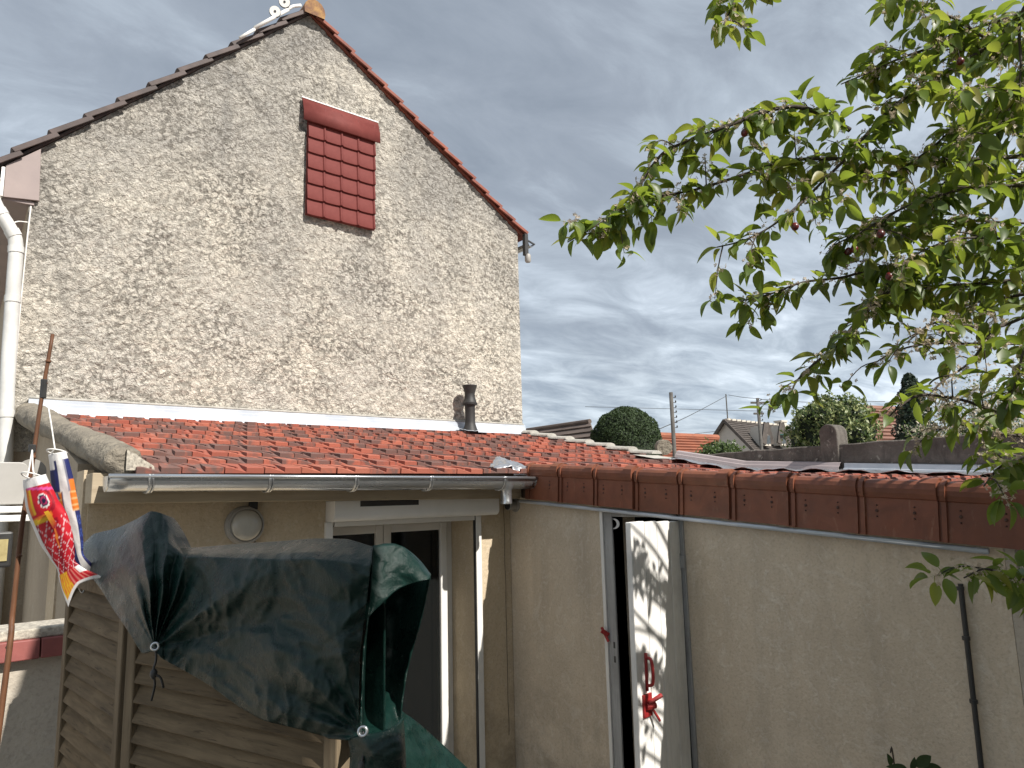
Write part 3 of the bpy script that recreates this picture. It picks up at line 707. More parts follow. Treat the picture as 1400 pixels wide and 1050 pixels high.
# flue
fx, fy, fz = pY(643, 588, 7.5).x, 7.5, .83
flue = one('flue_pipe', lambda m: m.lathe([(.115, -.03), (.105, 0.), (.078, .07), (.07, .10), (.066, .12), (.066, .33), (.07, .345), (.094, .35), (.097, .375), (.088, .385), (.072, .44), (.064, .49), (.066, .50), (.085, .57), (.097, .60), (.095, .608), (.07, .60), (.055, .56)], (fx, fy, fz), 24), MT['flue'], annex, smooth=True, angle=35)
one('flue_seal', lambda m: m.grid([[(fx-.14+.34*i/10, fy-.16+.26*j/6, zr(fy-.16+.26*j/6)+.062+.01*noise.noise(Vector((i*.9, j*.9, 2)))) for i in range(11)] for j in range(7)]), MT['zincw'], flue, smooth=True)
# window
win = one('window', lambda m: (m.box(WNX0, WNX0+.06, WY+.30, WY+.36, GZ, WNT), m.box(WNX1-.06, WNX1, WY+.30, WY+.36, GZ, WNT), m.box(WNX0+.06, WNX1-.06, WY+.30, WY+.36, WNT-.06, WNT-.001), m.box(WNX0+.06, WNX1-.06, WY+.30, WY+.36, GZ+.002, GZ+.08)), MT['pvc'], annex, bevel=.006)
for x0, x1 in ((WNX0+.062, 2.575), (2.58, WNX1-.062)):
    def sash(m):
        t = .062
        m.box(x0, x0+t, WY+.27, WY+.33, GZ+.09, WNT-.065); m.box(x1-t, x1, WY+.27, WY+.33, GZ+.09, WNT-.065)
        m.box(x0+t, x1-t, WY+.27, WY+.33, WNT-.065-t, WNT-.065); m.box(x0+t, x1-t, WY+.27, WY+.33, GZ+.09, GZ+.09+t)
    one('sash', sash, MT['pvc'], win, bevel=.008)
    one('pane', lambda m: m.box(x0+.062, x1-.062, WY+.295, WY+.305, GZ+.152, WNT-.127), MT['glass'], win)
def sbox(m):
    pr = [(WY, -.005), (WY, -.14), (WY-.05, -.14)] + [(WY-.10-.045*math.sin(a), -.095-.045*math.cos(a)) for a in [math.pi/2*t/6 for t in range(7)]] + [(WY-.145, -.005)]
    m.prism(pr, 'X', 2.0, 3.345)
one('shutter_box', sbox, MT['pvc'], win, smooth=True, angle=30)
one('box_slot', lambda m: m.box(2.18, 2.63, WY-.148, WY-.14, -.045, -.008), MT['black'], win)
one('shutter_slat', lambda m: m.box(2.055, 3.195, WY-.03, WY-.012, -.175, -.142), MT['pvc'], win, bevel=.003)
for x0 in (1.99, 3.205): one('shutter_guide', lambda m: (m.box(x0, x0+.052, WY-.03, WY+.0, GZ+.01, -.142)), MT['pvc'], win, bevel=.004)
one('guide_shadow_strip', lambda m: m.box(3.197, 3.204, WY-.028, WY-.002, GZ+.01, -.142), MT['black'], win)  # black strip standing in for the shadow beside the guide rail
# door standing open from the wing
def jambs(m):
    m.box(WX-.012, WX+.10, DY1, DY1+.075, GZ, DT+.05); m.box(WX-.012, WX+.10, DY0-.045, DY0, GZ, DT+.05); m.box(WX-.012, WX+.10, DY0, DY1, DT, DT+.05)
door = one('door_frame', jambs, MT['jamb'], annex, bevel=.004)
one('jamb_edge', lambda m: m.box(WX-.022, WX-.002, DY1+.078, DY1+.105, GZ, DT+.055), MT['pvc'], door)
th = math.radians(101); hx, hy = WX-.012, DY0+.0
LM = Matrix.Translation((hx, hy, 0)) @ Matrix.Rotation(th, 4, 'Z') @ Matrix.Rotation(math.radians(.9), 4, 'X')
pws = [.125, .15, .14, .15]; x = .0
for i, w in enumerate(pws):
    def pl(m):
        m.hexa([LM @ Vector(q) for q in [(-.0175, x, GZ+.1), (.0175, x, GZ+.1), (.0175, x+w-.004, GZ+.1), (-.0175, x+w-.004, GZ+.1), (-.0175, x, -.175+.02*x), (.0175, x, -.175+.02*x), (.0175, x+w-.004, -.178+.02*x), (-.0175, x+w-.004, -.178+.02*x)]])
    one('door_plank', pl, MT['doorw'], door, bevel=.004); x += w
def on(y, z, dx=-.0): return LM @ Vector((-.0175-dx, y, z))
def handle(m):
    yy = .47
    m.tube(spline([on(yy, -.90, .0), on(yy, -.905, .035), on(yy, -.96, .045), on(yy, -1.03, .04), on(yy, -1.045, .0)], 4), .009, 8)
    m.tube([on(yy, -.875, .004), on(yy, -1.07, .004)], .010, 6)
one('handle', handle, MT['redpaint'], door, smooth=True)
def latch(m):
    m.hexa([on(y, z, d) for d in (0, .012) for y, z in ((.435, -1.20), (.52, -1.20), (.52, -1.085), (.435, -1.085))])
    m.tube([on(.49, -1.13, .02), on(.40, -1.10, .05)], .012, 8); m.tube([on(.47, -1.14, .02), on(.41, -1.23, .04)], .008, 6); m.tube([on(.50, -1.145, .01), on(.44, -1.145, .03)], .02, 8)
one('latch', latch, MT['redpaint'], door, smooth=True, angle=40)
one('frame_catch', lambda m: (m.obox((WX-.02, DY1+.07, -.93), (WX-.06, DY1+.09, -.90), .02, .03), m.obox((WX-.03, DY1+.06, -.97), (WX-.05, DY1+.10, -.88), .015, .015)), MT['redpaint'], door)
for zz in (-.99, -1.08): one('strike_hole', lambda m: m.box(WX-.0135, WX-.01, DY1+.018, DY1+.034, zz-.02, zz+.02), MT['black'], door)
for zz in (-.42, -1.9): one('hinge', lambda m: (m.tube([(hx-.012, hy-.012, zz-.05), (hx-.012, hy-.012, zz+.05)], .011, 8), m.box(hx-.012, hx-.006, hy-.05, hy-.005, zz-.035, zz+.035)), MT['jamb'], door)
one('hinge_shadow_strip', lambda m: m.box(WX-.02, WX-.0125, DY0-.012, DY0-.003, GZ, DT+.05), MT['black'], door)  # black strip drawn for the gap and shadow along the hinge side
# fittings on the walls
one('drain_stub', lambda m: (m.tube([(WX, 4.47, -.07), (WX-.10, 4.45, -.075)], .034, 16), m.tube([(WX, 4.47, -.07), (WX-.012, 4.47, -.07)], .055, 16), m.tube([(WX-.098, 4.45, -.075), (WX-.103, 4.449, -.075)], .029, 16, mi=1)), [MT['pvcg'], MT['black']], annex, smooth=True, angle=40)
def hose(m):
    m.tube([(WX-.022, 1.315, -.43), (WX-.022, 1.325, GZ)], .011, 10)
    for z in (-.45, -.66, -.92, -1.2): m.tube([(WX-.022, 1.318, z-.008), (WX-.022, 1.318, z+.008)], .016, 10)
one('black_conduit', hose, MT['black'], annex, smooth=True, angle=40)
one('corner_crack', lambda m: m.tube([(3.50+.008*noise.noise(Vector((z*5, 0, 0))), WY-.0015, z) for z in [-.05-.06*i for i in range(30)]], .0022, 4), MT['dark'], annex)

# wall lamp
lp = pY(333, 718, WY); lamp = thing('wall_lamp', 'round frosted bulkhead lamp on the tan wall under the gutter', 'lamp', (lp.x, WY, lp.z))
one('lamp_base', lambda m: m.lathe([(.118, 0), (.118, .03), (.108, .04), (.10, .045)], (lp.x, WY, lp.z), 32, 'Y'), MT['pvcg'], lamp, smooth=True, angle=30)
one('lamp_glass', lambda m: m.lathe([(.098, .04), (.096, .055), (.085, .075), (.06, .092), (.03, .1), (.004, .102)], (lp.x, WY, lp.z), 32, 'Y'), MT['frost'], lamp, smooth=True)
one('lamp_ring', lambda m: m.lathe([(.108, .035), (.108, .058), (.098, .062), (.096, .05)], (lp.x, WY, lp.z), 32, 'Y', caps=False), MT['pvcg'], lamp, smooth=True, angle=30)
jb = pY(345, 690, WY); sb = thing('junction_box', 'small black box with thin cable above the bulkhead lamp', 'cable box', (jb.x, WY, jb.z))
one('box', lambda m: m.box(jb.x-.025, jb.x+.025, WY-.035, WY, jb.z-.03, jb.z+.03), MT['black'], sb, bevel=.004)
one('cable', lambda m: m.tube([(jb.x+.02, WY-.006, jb.z-.03), (jb.x+.022, WY-.006, jb.z-.35)], .005, 6), MT['black'], sb)
# white crescent-shaped plate by the door jamb
cp = pX(840, 716, 3.535)
def cres(m):
    o = [(.034*math.cos(a), .034*math.sin(a)) for a in [math.radians(-115+230*t/16) for t in range(17)]]
    i = [(-.016+.031*math.cos(a), .031*math.sin(a)) for a in [math.radians(92-184*t/12) for t in range(13)]]
    poly = o+i; k = len(poly); d = Vector((-1, -.9, 0)).normalized(); s_ = Vector((.9, -1, 0)).normalized()
    pts = [cp + s_*x + Vector((0, 0, z)) for x, z in poly]
    m.add([p for p in pts] + [p+d*.012 for p in pts], [tuple(range(k)), tuple(range(k, 2*k))] + [(q, (q+1) % k, k+(q+1) % k, k+q) for q in range(k)])
tag(one('white_crescent', cres, MT['pvc']), 'small white crescent in the dark gap beside the open door', 'crescent_plate')

# roof mast lying on the left rake
mast = thing('roof_mast', 'white tube with two round discs lying along the roof edge near the ridge', 'mast', pY(370, 30, GY-.12))
one('tube', lambda m: m.tube([pY(348, 38.5, GY-.13), pY(394, 13, GY-.13)], .022, 10), MT['pvc'], mast, smooth=True)
one('thin_tube', lambda m: m.tube([pY(328, 52, GY-.13), pY(348, 40, GY-.13)], .018, 10), MT['pvc'], mast, smooth=True)
one('bent_end', lambda m: m.tube(spline([pY(394, 13, GY-.13), pY(400, 9, GY-.13), pY(411, 7.5, GY-.12)], 4), .02, 10), MT['pvc'], mast, smooth=True)
for px, py in ((389, 3), (376, 16)):
    def disc(m):
        c = pY(px, py, GY-.15); ax = Vector((-.35, -1, -.25)).normalized()
        m.tube([c, c+ax*.012], .062, 20); m.tube([c-ax*.012, c], .066, 20, mi=1); m.tube([c+ax*.012, c+ax*.016], .014, 10, mi=1)
    one('disc', disc, [MT['pvc'], MT['black']], mast, smooth=True, angle=40)

# ------------------------------------------------------------------ boundary wall on the right
bw = thing('boundary_wall', 'dark lichen covered concrete wall with round topped pillar beyond the low roof', 'wall', (6.45, 2.5, GZ))
def bwall(m):
    for y0, y1 in ((-2.0, .9), (.905, 3.24), (3.40, 5.9)):
        n = int((y1-y0)/.05); rows = []
        for i in range(n+1):
            y = y0+(y1-y0)*i/n; t = .395+.012*noise.noise(Vector((y*4, 0, 0)))
            rows.append([(6.36, y, GZ)] + [(6.36+.008*noise.noise(Vector((y*6, z*6, 0))), y, z) for z in (-.1, .1, .2, .3)] + [(6.365, y, t-.01), (6.375, y, t), (6.50, y, t+.004), (6.51, y, t-.01), (6.51, y, GZ)])
        m.grid(rows); m.add(rows[0], [tuple(range(10))]); m.add(rows[-1], [tuple(range(10))])
one('wall_panel', bwall, MT['conc'], bw)
def pillar(m):
    rows = []
    pr = [(-.085, GZ), (-.085, .50)] + [(-.085*math.cos(a), .50+.085*math.sin(a)) for a in [math.pi*t/10 for t in range(11)]][1:-1] + [(.085, .50), (.085, GZ)]
    m.prism([(3.32+p, z) for p, z in pr], 'X', 6.34, 6.54)
one('pillar', pillar, MT['conc'], bw, bevel=.01)
ccx = pX(905, 612, 6.45)
one('coping_end', lambda m: m.tube([ccx+Vector((-.02, -.06, 0)), ccx+Vector((.06, .05, .01))], .088, 20), MT['roll'], bw, smooth=True, angle=40)

# ------------------------------------------------------------------ left side: low wall, panel, lamp
lw = thing('low_yard_wall', 'low plastered wall with red tile coping beside the slatted screen', 'wall', (-.3, 3.45, GZ))
one('wall', lambda m: m.box(-1.6, .47, 3.42, 3.60, GZ, -.575), MT['low'], lw)
one('coping_bed', lambda m: m.box(-1.6, .485, 3.41, 3.62, -.50, -.462), MT['gravelly'], lw, bevel=.006)
x = -1.6
while x < .47:
    w = min(.215, .485-x)
    one('coping_tile', lambda m: m.hexa([(x, 3.375, -.572), (x+w-.004, 3.375, -.572), (x+w-.004, 3.62, -.568), (x, 3.62, -.568), (x, 3.385, -.50), (x+w-.004, 3.385, -.50), (x+w-.004, 3.62, -.50), (x, 3.62, -.50)]), MT['coping'], lw, bevel=.004); x += w
gp = thing('grey_cabinet', 'light grey rounded panel with white rail high on the left beside the house', 'panel', (.1, 6, GZ))
def gpan(m):
    a = pY(-40, 632, 5.9); b = pY(40, 632, 5.9); zb = pY(0, 690, 5.9).z; x0, x1, zt = a.x, b.x, b.z
    r_ = .05; pr = [(x0, zb), (x1, zb), (x1, zt-r_)] + [(x1-r_+r_*math.cos(t), zt-r_+r_*math.sin(t)) for t in (.4, .8, 1.2)] + [(x1-r_, zt), (x0, zt)]
    m.prism(pr, 'Y', 5.9, 6.0)
one('panel', gpan, MT['greyp'], gp, bevel=.006)
xa, xb = pY(-60, 690, 5.88).x, pY(41, 690, 5.88).x; za, zb = pY(20, 692, 5.88).z, pY(20, 713, 5.88).z
one('rail', lambda m: m.box(xa, xb+.08, 5.86, 6.0, (za+zb)/2+.008, za), MT['pvc'], gp, bevel=.005)
one('rail', lambda m: m.box(xa, xb+.10, 5.86, 6.0, zb, (za+zb)/2-.008), MT['pvc'], gp, bevel=.005)
one('disc', lambda m: m.tube([pY(43, 645, 6.05), pY(43, 645, 6.05)+Vector((0, .04, 0))], .09, 24), MT['pvcg'], gp, smooth=True, angle=40)
one('support_post', lambda m: m.box(.18, .26, 6.02, 6.12, GZ, zb+.1), MT['side'], gp)
fl_ = pY(-3, 752, 5.6); fdl = thing('flood_light', 'small black framed lamp with yellowed glass at the left edge', 'lamp', tuple(fl_))
one('housing', lambda m: m.box(fl_.x-.12, fl_.x+.075, 5.6, 5.72, fl_.z-.11, fl_.z+.11), MT['black'], fdl, bevel=.012)
one('glass', lambda m: m.box(fl_.x-.10, fl_.x+.05, 5.592, 5.601, fl_.z-.07, fl_.z+.065), MT['lampglass'], fdl)
one('bracket', lambda m: m.obox((fl_.x+.03, 5.7, fl_.z+.02), (fl_.x+.06, 6.0, fl_.z+.02), .03, .03), MT['black'], fdl)

# ------------------------------------------------------------------ slatted screens in the yard
def screen(label, A, B, ztA, ztB, n, pitch, endpost=True):
    A, B = Vector((*A, 0)), Vector((*B, 0)); d = (B-A).normalized(); nn = Vector((-d.y, d.x, 0))
    if nn.dot(A) > 0: nn = -nn                                   # towards the viewer
    t = thing('slatted_screen', label, 'screen', ((A.x+B.x)/2, (A.y+B.y)/2, GZ), 'louvred garden screens')
    for P_, z in ((A, ztA), (B, ztB)):
        c = P_
        m = MB(); s_ = d*.021; q = nn*.024
        m.hexa([c-s_-q+Vector((0,0,GZ)), c+s_-q+Vector((0,0,GZ)), c+s_+q+Vector((0,0,GZ)), c-s_+q+Vector((0,0,GZ)), c-s_-q+Vector((0,0,z)), c+s_-q+Vector((0,0,z)), c+s_+q+Vector((0,0,z)), c-s_+q+Vector((0,0,z))])
        m.put('post', MT['post'], t, bevel=.004)
    m = MB(); m.obox(A+Vector((0,0,ztA-.02)), B+Vector((0,0,ztB-.02)), .05, .04); m.put('top_rail', MT['slat'], t, bevel=.004)
    L_ = (B-A).length - .044
    sm_ = MB(); q = 12; rows = []
    # a slat: tilted board with eased edges, local x along, y out, z up
    for i in range(q+1):
        x = L_*i/q; rows.append([(x, .019, -.030), (x, .023, -.026), (x, -.006, .032), (x, -.013, .034), (x, .008, -.026)])
    sm_.grid(rows, close=True); sm_.add(rows[0], [tuple(range(5))]); sm_.add(rows[-1], [tuple(range(5))])
    me = sm_.me('slat', MT['slat'])
    rot = Matrix(((d.x, nn.x, 0, 0), (d.y, nn.y, 0, 0), (0, 0, 1, 0), (0, 0, 0, 1)))
    for i in range(n):
        z = min(ztA, ztB) - .075 - pitch*i
        o = A + d*.022 + Vector((0, 0, z))
        put('slat', me, t, Matrix.Translation(o) @ rot @ Matrix.Rotation(rnd.uniform(-.05, .05), 4, 'X') @ Matrix.Rotation(rnd.uniform(-.004, .004), 4, 'Y'))
    return t
screen('narrow louvred wooden screen panel beside the low red coped wall', (.375, 2.90), (.437, 2.31), -.225, -.225, 25, .051)
screen('wide louvred wooden screen panel hung with the green tarpaulin', (.455, 2.27), (.72, 1.554), -.17, -.17, 26, .051)
one_hook = thing('wire_hook', 'bent wire hook on the post of the narrow louvred screen', 'hook', (.36, 2.86, -.38))
one('hook', lambda m: m.tube(spline([pd(108, 797, 2.36), pd(109, 806, 2.36), pd(113, 810, 2.36), pd(116, 803, 2.36), pd(117, 797, 2.37)], 5), .0025, 6), MT['zinc'], one_hook)

# ------------------------------------------------------------------ tarpaulin
def dplane(px, py, A, B):
    A, B = Vector((*A, 0)), Vector((*B, 0)); n_ = Vector((-(B-A).y, (B-A).x, 0)); return A.dot(n_)/ray(px, py).dot(n_)
def dpx(px, py):                              # depth of the screens' near faces
    a = dplane(px, py, (.375, 2.90), (.437, 2.31)); b = dplane(px, py, (.455, 2.27), (.74, 1.50)); t = min(1, max(0, (px-185)/40))
    return a*(1-t)+b*t - .045
tarp = thing('tarpaulin', 'crumpled dark green tarpaulin draped over the louvred screens', 'tarpaulin', (.55, 1.9, GZ))
TC = [  # ridge, upper, mid, lower, bottom : pixel and depth offset
 [(113,744,.03),(114,752,.0),(116,762,-.02),(118,772,-.03),(121,783,-.04)],
 [(128,730,.06),(127,750,.0),(128,768,-.03),(132,788,-.05),(138,806,-.05)],
 [(160,722,.08),(150,748,.02),(146,778,-.02),(150,808,-.04),(158,838,-.05)],
 [(186,710,.06),(172,742,.0),(164,782,-.04),(168,826,-.05),(177,866,-.05)],
 [(206,699,.05),(190,738,.0),(181,785,-.05),(185,842,-.05),(194,893,-.045)],
 [(221,702,.05),(210,742,.0),(202,790,-.05),(206,846,-.05),(211,890,-.06)],
 [(234,725,.06),(230,752,.0),(222,800,-.06),(221,852,-.045),(226,903,-.045)],
 [(246,749,.07),(252,762,-.01),(252,810,-.035),(249,862,-.035),(252,917,-.035)],
 [(285,747,.08),(288,762,-.03),(290,820,-.05),(286,880,-.035),(288,938,-.03)],
 [(330,743,.08),(336,764,-.03),(336,832,-.045),(328,900,-.04),(326,966,-.03)],
 [(380,740,.08),(385,765,-.03),(384,842,-.05),(372,916,-.06),(360,985,-.05)],
 [(430,736,.08),(436,765,-.03),(434,850,-.05),(420,930,-.06),(405,996,-.04)],
 [(475,737,.07),(482,770,-.03),(474,850,-.04),(462,930,-.05),(448,1008,-.03)],
 [(509,747,.05),(506,775,-.01),(500,830,-.01),(492,900,-.01),(490,1012,-.02)],
]
def tri(x): return 1-2*abs((x % 1)*2-1)
def eyelet_fold(px, py):
    dx, dy = px-212, py-886; r_ = math.hypot(dx, dy)+1e-3; th_ = math.atan2(dx, -dy)
    f = .026*tri(th_*4.3+.2*noise.noise(Vector((r_*.02, th_*2, 0))))*math.exp(-((th_-.12)/.42)**2)*min(1, r_/40)*(.5+.5*math.exp(-(r_/120)**2))
    f += .032*tri(th_*1.25+.35)*math.exp(-((th_-1.0)/.45)**2)*min(1, r_/60)*math.exp(-(r_/260)**2)
    dx, dy = px-497, py-1004; r_ = math.hypot(dx, dy)+1e-3; th_ = math.atan2(dx, -dy)
    f += .016*tri(th_*1.9)*math.exp(-(r_/190)**2)*min(1, r_/45)
    return f
def crump(px, py):
    p = Vector((px*.012, py*.012, 3.3)); w = Vector((noise.noise(p*.8), noise.noise(p*.8+Vector((5, 5, 5))), 0))*.7
    a = 1-abs(noise.noise((p+w)*1.3))*2; b = 1-abs(noise.noise((p+w)*2.9+Vector((3, 1, 7))))*2; c = noise.noise(p*9)
    e = 1-abs(noise.noise((p+w*.5)*6.5+Vector((1, 8, 2))))*2
    return a*.017 + b*.0075 + e*.0028 + c*.001
def polyl(pts, n):
    out = []
    for a, b in zip(pts, pts[1:]): out += [a.lerp(b, j/n) for j in range(n)]
    return out + [pts[-1]]
def interp_grid(cols, ncol, nrow, lin=.0):
    # curves down each column, then across; lin sharpens the creases
    mixc = lambda p, n: [a.lerp(b, lin) for a, b in zip(spline(p, n), polyl(p, n))]
    dn = [mixc([Vector(q) for q in c], nrow) for c in cols]
    return [mixc([dn[j][i] for j in range(len(dn))], ncol) for i in range(len(dn[0]))]
def front(m):
    G = interp_grid(TC, 20, 26, .65); rows = []
    nr = len(G)
    for i, r in enumerate(G):
        out = []
        for p in r:
            fade = min(1, i/18)
            d = dpx(p.x, p.y) + p.z - (crump(p.x, p.y)*(.35+.65*fade)) - eyelet_fold(p.x, p.y)*fade
            out.append(pd(p.x, p.y, d))
        rows.append(out)
    # over the top and down behind
    top = rows[0]; back = []
    for k, (off, dz) in enumerate(((.0, .0), (.05, -.01), (.10, -.05), (.14, -.16), (.16, -.34), (.17, -.6), (.18, -.9))):
        if k == 0: continue
        back.append([p + Vector((.62, .78, 0))*off + Vector((0, 0, dz + .012*noise.noise(p*9+Vector((0, 0, k)))))+Vector((.03*noise.noise(p*6+Vector((k*.4, 0, 0))), 0, 0)) for p in top])
    m.grid(list(reversed(back)) + rows)
ft = one('sheet', front, MT['tarp'], tarp, smooth=True)
def flap(m):
    cols = [[(509,747,1.645),(502,780,1.62),(498,815,1.60),(496,853,1.58)], [(528,744,1.66),(522,775,1.625),(520,800,1.605),(516,831,1.59)],
            [(548,747,1.68),(545,765,1.65),(544,785,1.63),(541,808,1.62)], [(570,764,1.70),(567,774,1.675),(566,785,1.66),(564,797,1.65)], [(588,786,1.72),(588,788,1.70),(587,790,1.69),(586,793,1.68)]]
    G = interp_grid(cols, 8, 8)
    m.grid([[pd(p.x, p.y, p.z - .02 - crump(p.x*1.2, p.y)*.6) for p in r] for r in G])
fp = one('flap', flap, MT['tarp'], tarp, smooth=True)
def inner(m):
    cols = [[(509,748,.07),(505,820,.05),(497,880,.05),(493,960,.04),(492,1012,.02)],
            [(514,754,.30),(508,825,.34),(502,890,.34),(499,960,.28),(498,1012,.14)],
            [(535,756,.42),(524,830,.46),(516,900,.44),(516,960,.34),(514,1012,.16)],
            [(565,766,.40),(552,830,.46),(538,900,.44),(532,960,.34),(528,1012,.18)],
            [(589,789,.20),(577,845,.28),(558,915,.32),(549,980,.30),(548,1030,.24)]]
    G = interp_grid(cols, 10, 14)
    m.grid([[pd(p.x, p.y, dpx(min(p.x, 505), p.y) + p.z - crump(p.x, p.y+300)) for p in r] for r in G])
ip = one('end_fold', inner, MT['tarp'], tarp, smooth=True)
def gather(m):
    cols = [[(476,1008,1.585),(480,1030,1.58),(478,1060,1.58)], [(505,1004,1.57),(512,1024,1.56),(514,1060,1.56)], [(535,995,1.60),(545,1020,1.60),(548,1060,1.62)], [(550,980,1.66),(552,1015,1.68),(554,1060,1.7)]]
    G = interp_grid(cols, 8, 8); m.grid([[pd(p.x, p.y, dpx(p.x, p.y) + (p.z-1.60) - crump(p.x*1.6, p.y*1.6)*.9) for p in r] for r in G])
gp_ = one('gathered_end', gather, MT['tarp'], tarp, smooth=True)
def tail(m):
    cols = [[(548,972,2.05),(545,1010,1.98),(540,1080,1.9)], [(565,984,2.1),(560,1020,2.02),(556,1080,1.94)], [(595,1010,2.16),(588,1035,2.08),(580,1080,2.0)], [(640,1052,2.24),(630,1070,2.16),(622,1100,2.08)]]
    G = interp_grid(cols, 10, 8); m.grid([[pd(p.x, p.y, p.z - crump(p.x*2, p.y*2)*1.3) for p in r] for r in G])
tl = one('trailing_end', tail, MT['tarp'], tarp, smooth=True)
for o in (ft, fp, ip, gp_, tl):
    s = o.modifiers.new('s', 'SOLIDIFY'); s.thickness = .003
def torus(m, c, ax, R_, r_, n=20, k=8):
    ax = Vector(ax).normalized(); u = ax.orthogonal().normalized(); v = ax.cross(u)
    m.grid([[Vector(c) + (u*math.cos(a)+v*math.sin(a))*(R_+r_*math.cos(b)) + ax*r_*math.sin(b) for b in [2*math.pi*j/k for j in range(k)]] for a in [2*math.pi*i/n for i in range(n+1)]], close=True)
for px, py, dd in ((212, 884, dpx(212, 884)-.09), (496, 1000, dpx(496, 1000)-.05)):
    c = pd(px, py, dd); ey = one('eyelet', lambda m: torus(m, c, -ray(px, py)+Vector((-.3, 0, 0)), .0085, .0032), MT['zinc'], tarp, smooth=True)
    one('tie_cord', lambda m: (m.tube(spline([c, c+Vector((.004, 0, -.03)), c+Vector((-.002, -.002, -.06)), c+Vector((.004, 0, -.09)), c+Vector((.0, .01, -.13))], 5), .003, 6), m.tube(spline([c+Vector((0, -.004, -.065)), c+Vector((.014, -.008, -.075)), c+Vector((.022, -.01, -.10))], 4), .003, 6), m.lathe([(.004, -.012), (.009, -.004), (.009, .005), (.004, .012)], c+Vector((0, 0, -.065)), 8)), MT['black'], tarp, smooth=True)

# ------------------------------------------------------------------ bamboo cane with two carp windsocks
tip = pd(72, 457, 2.36); low = pd(2, 970, 2.08); dirv = (low-tip).normalized(); base = low + dirv*((GZ-low.z)/dirv.z)
cane = thing('garden_cane', 'thin brown bamboo cane leaning in front of the coping, holding two windsocks', 'cane', tuple(base))
cp_ = [tip, pd(56, 550, 2.31), pd(43, 640, 2.26), pd(30, 720, 2.22), pd(17, 840, 2.16), low, base]
one('stem', lambda m: m.tube(spline(cp_, 5), [.0055+.0035*i/30 for i in range(31)], 8), MT['cane'], cane, smooth=True)
for px, py, d in ((66, 494, 2.34), (61, 524, 2.325), (45, 625, 2.265), (26, 760, 2.20), (12, 885, 2.13)):
    c = pd(px, py, d); one('node', lambda m: m.lathe([(.006, -.006), (.0095, 0), (.006, .006)], c, 8), MT['cane'], cane, smooth=True)
one('binding', lambda m: m.lathe([(.0085, -.03), (.0095, -.028), (.0095, .03), (.0085, .032)], pd(59.5, 532, 2.32), 8), MT['black'], cane)
one('binding', lambda m: m.lathe([(.0095, -.012), (.0105, -.01), (.0105, .01), (.0095, .012)], pd(44, 613, 2.267), 8), MT['black'], cane)
def sock(name, label, spine, dep, colfn, group='carp windsocks', wob=1.):
    S = spline([Vector((p[0], p[1], 0)) for p in spine], 12); W = spline([Vector((p[2], p[3], 0)) for p in spine], 12)
    n = len(S); k = 72; V = []; C = []; F = []
    for i in range(n):
        t = i/(n-1); tg = (S[min(i+1, n-1)]-S[max(i-1, 0)]).normalized(); nv = Vector((tg.y, -tg.x, 0))
        if nv.x < 0: nv = -nv
        for j in range(k):
            a = 2*math.pi*j/k; s = math.cos(a); b = math.sin(a)
            flare = 0
            if t > .8: flare = (t-.8)/.2*abs(s)**1.5*spine[-1][4]
            wr = noise.noise(Vector((s*2, t*9, b*2+wob)))*.05
            p = S[i] + nv*(s*W[i].x*(1+wr)) + tg*flare
            z = dep + .0*t - b*W[i].y*(1+wr*2)/FPX*dep
            V.append(pd(p.x, p.y, z)); C.append((*colfn(s, t, b), 1))
    for i in range(n-1):
        for j in range(k): F.append((i*k+j, i*k+(j+1) % k, (i+1)*k+(j+1) % k, (i+1)*k+j))
    me = mesh(name, V, F, MT['print'], True)
    at = me.color_attributes.new('print', 'FLOAT_COLOR', 'POINT'); at.data.foreach_set('color', [x for c in C for x in c])
    return me, S
W_, R_, D_, Y_, O_, B_ = (.78, .77, .76), (.52, .012, .025), (.30, .006, .02), (.75, .48, .03), (.72, .20, .03), (.012, .014, .05)
NV = (.022, .028, .13); BL = (.06, .10, .34)
def redcol(s, t, b):
    if t < .10: return W_
    if t < .37:
        if s < -.82: return W_
        ex, ey = (s-.15)/.36, (t-.225)/.062; r = math.hypot(ex, ey)
        if r < .32: return B_
        if r < .55: return (.45, .03, .12)
        if r < .74: return B_
        if r < .92: return W_
        if r < 1.3: return R_
        if abs(t-.125-.03*s) < .012: return (.62, .08, .30)
        if s < -.5 and t < .30: return O_ if abs(s+.62) > .06 else Y_
        if t > .345 + .02*s and s < .25: return Y_
        if .315 < t < .345 and s < .3: return O_
        if r < 1.75 and s > 0: return D_
        return R_
    if t < .80:
        if s < -.86: return W_
        if abs(s-.12+.9*(t-.40)) < .07*(1-abs(t-.45)*5) and t < .60: return O_ if s < .15 else Y_
        u = s*1.9; v = t*21
        q = math.sin(math.pi*(u+v*.5)) * math.sin(math.pi*(u-v*.5))
        if abs(math.sin(math.pi*(u+v*.42))) < .13 or abs(math.sin(math.pi*(u-v*.42))) < .13: return (.74, .55, .58)
        return R_ if (math.sin(3*u+v*.4) > -.5) else D_
    e = min(1, (t-.80)/.20)
    if e > .80 or s < -.93: return W_
    if s < -.25: return Y_ if math.sin(s*38+e*6) > -.1 else O_
    if s > .55 and e < .35: return W_
    return R_ if math.sin(s*26) > -.75 else (.75, .25, .2)
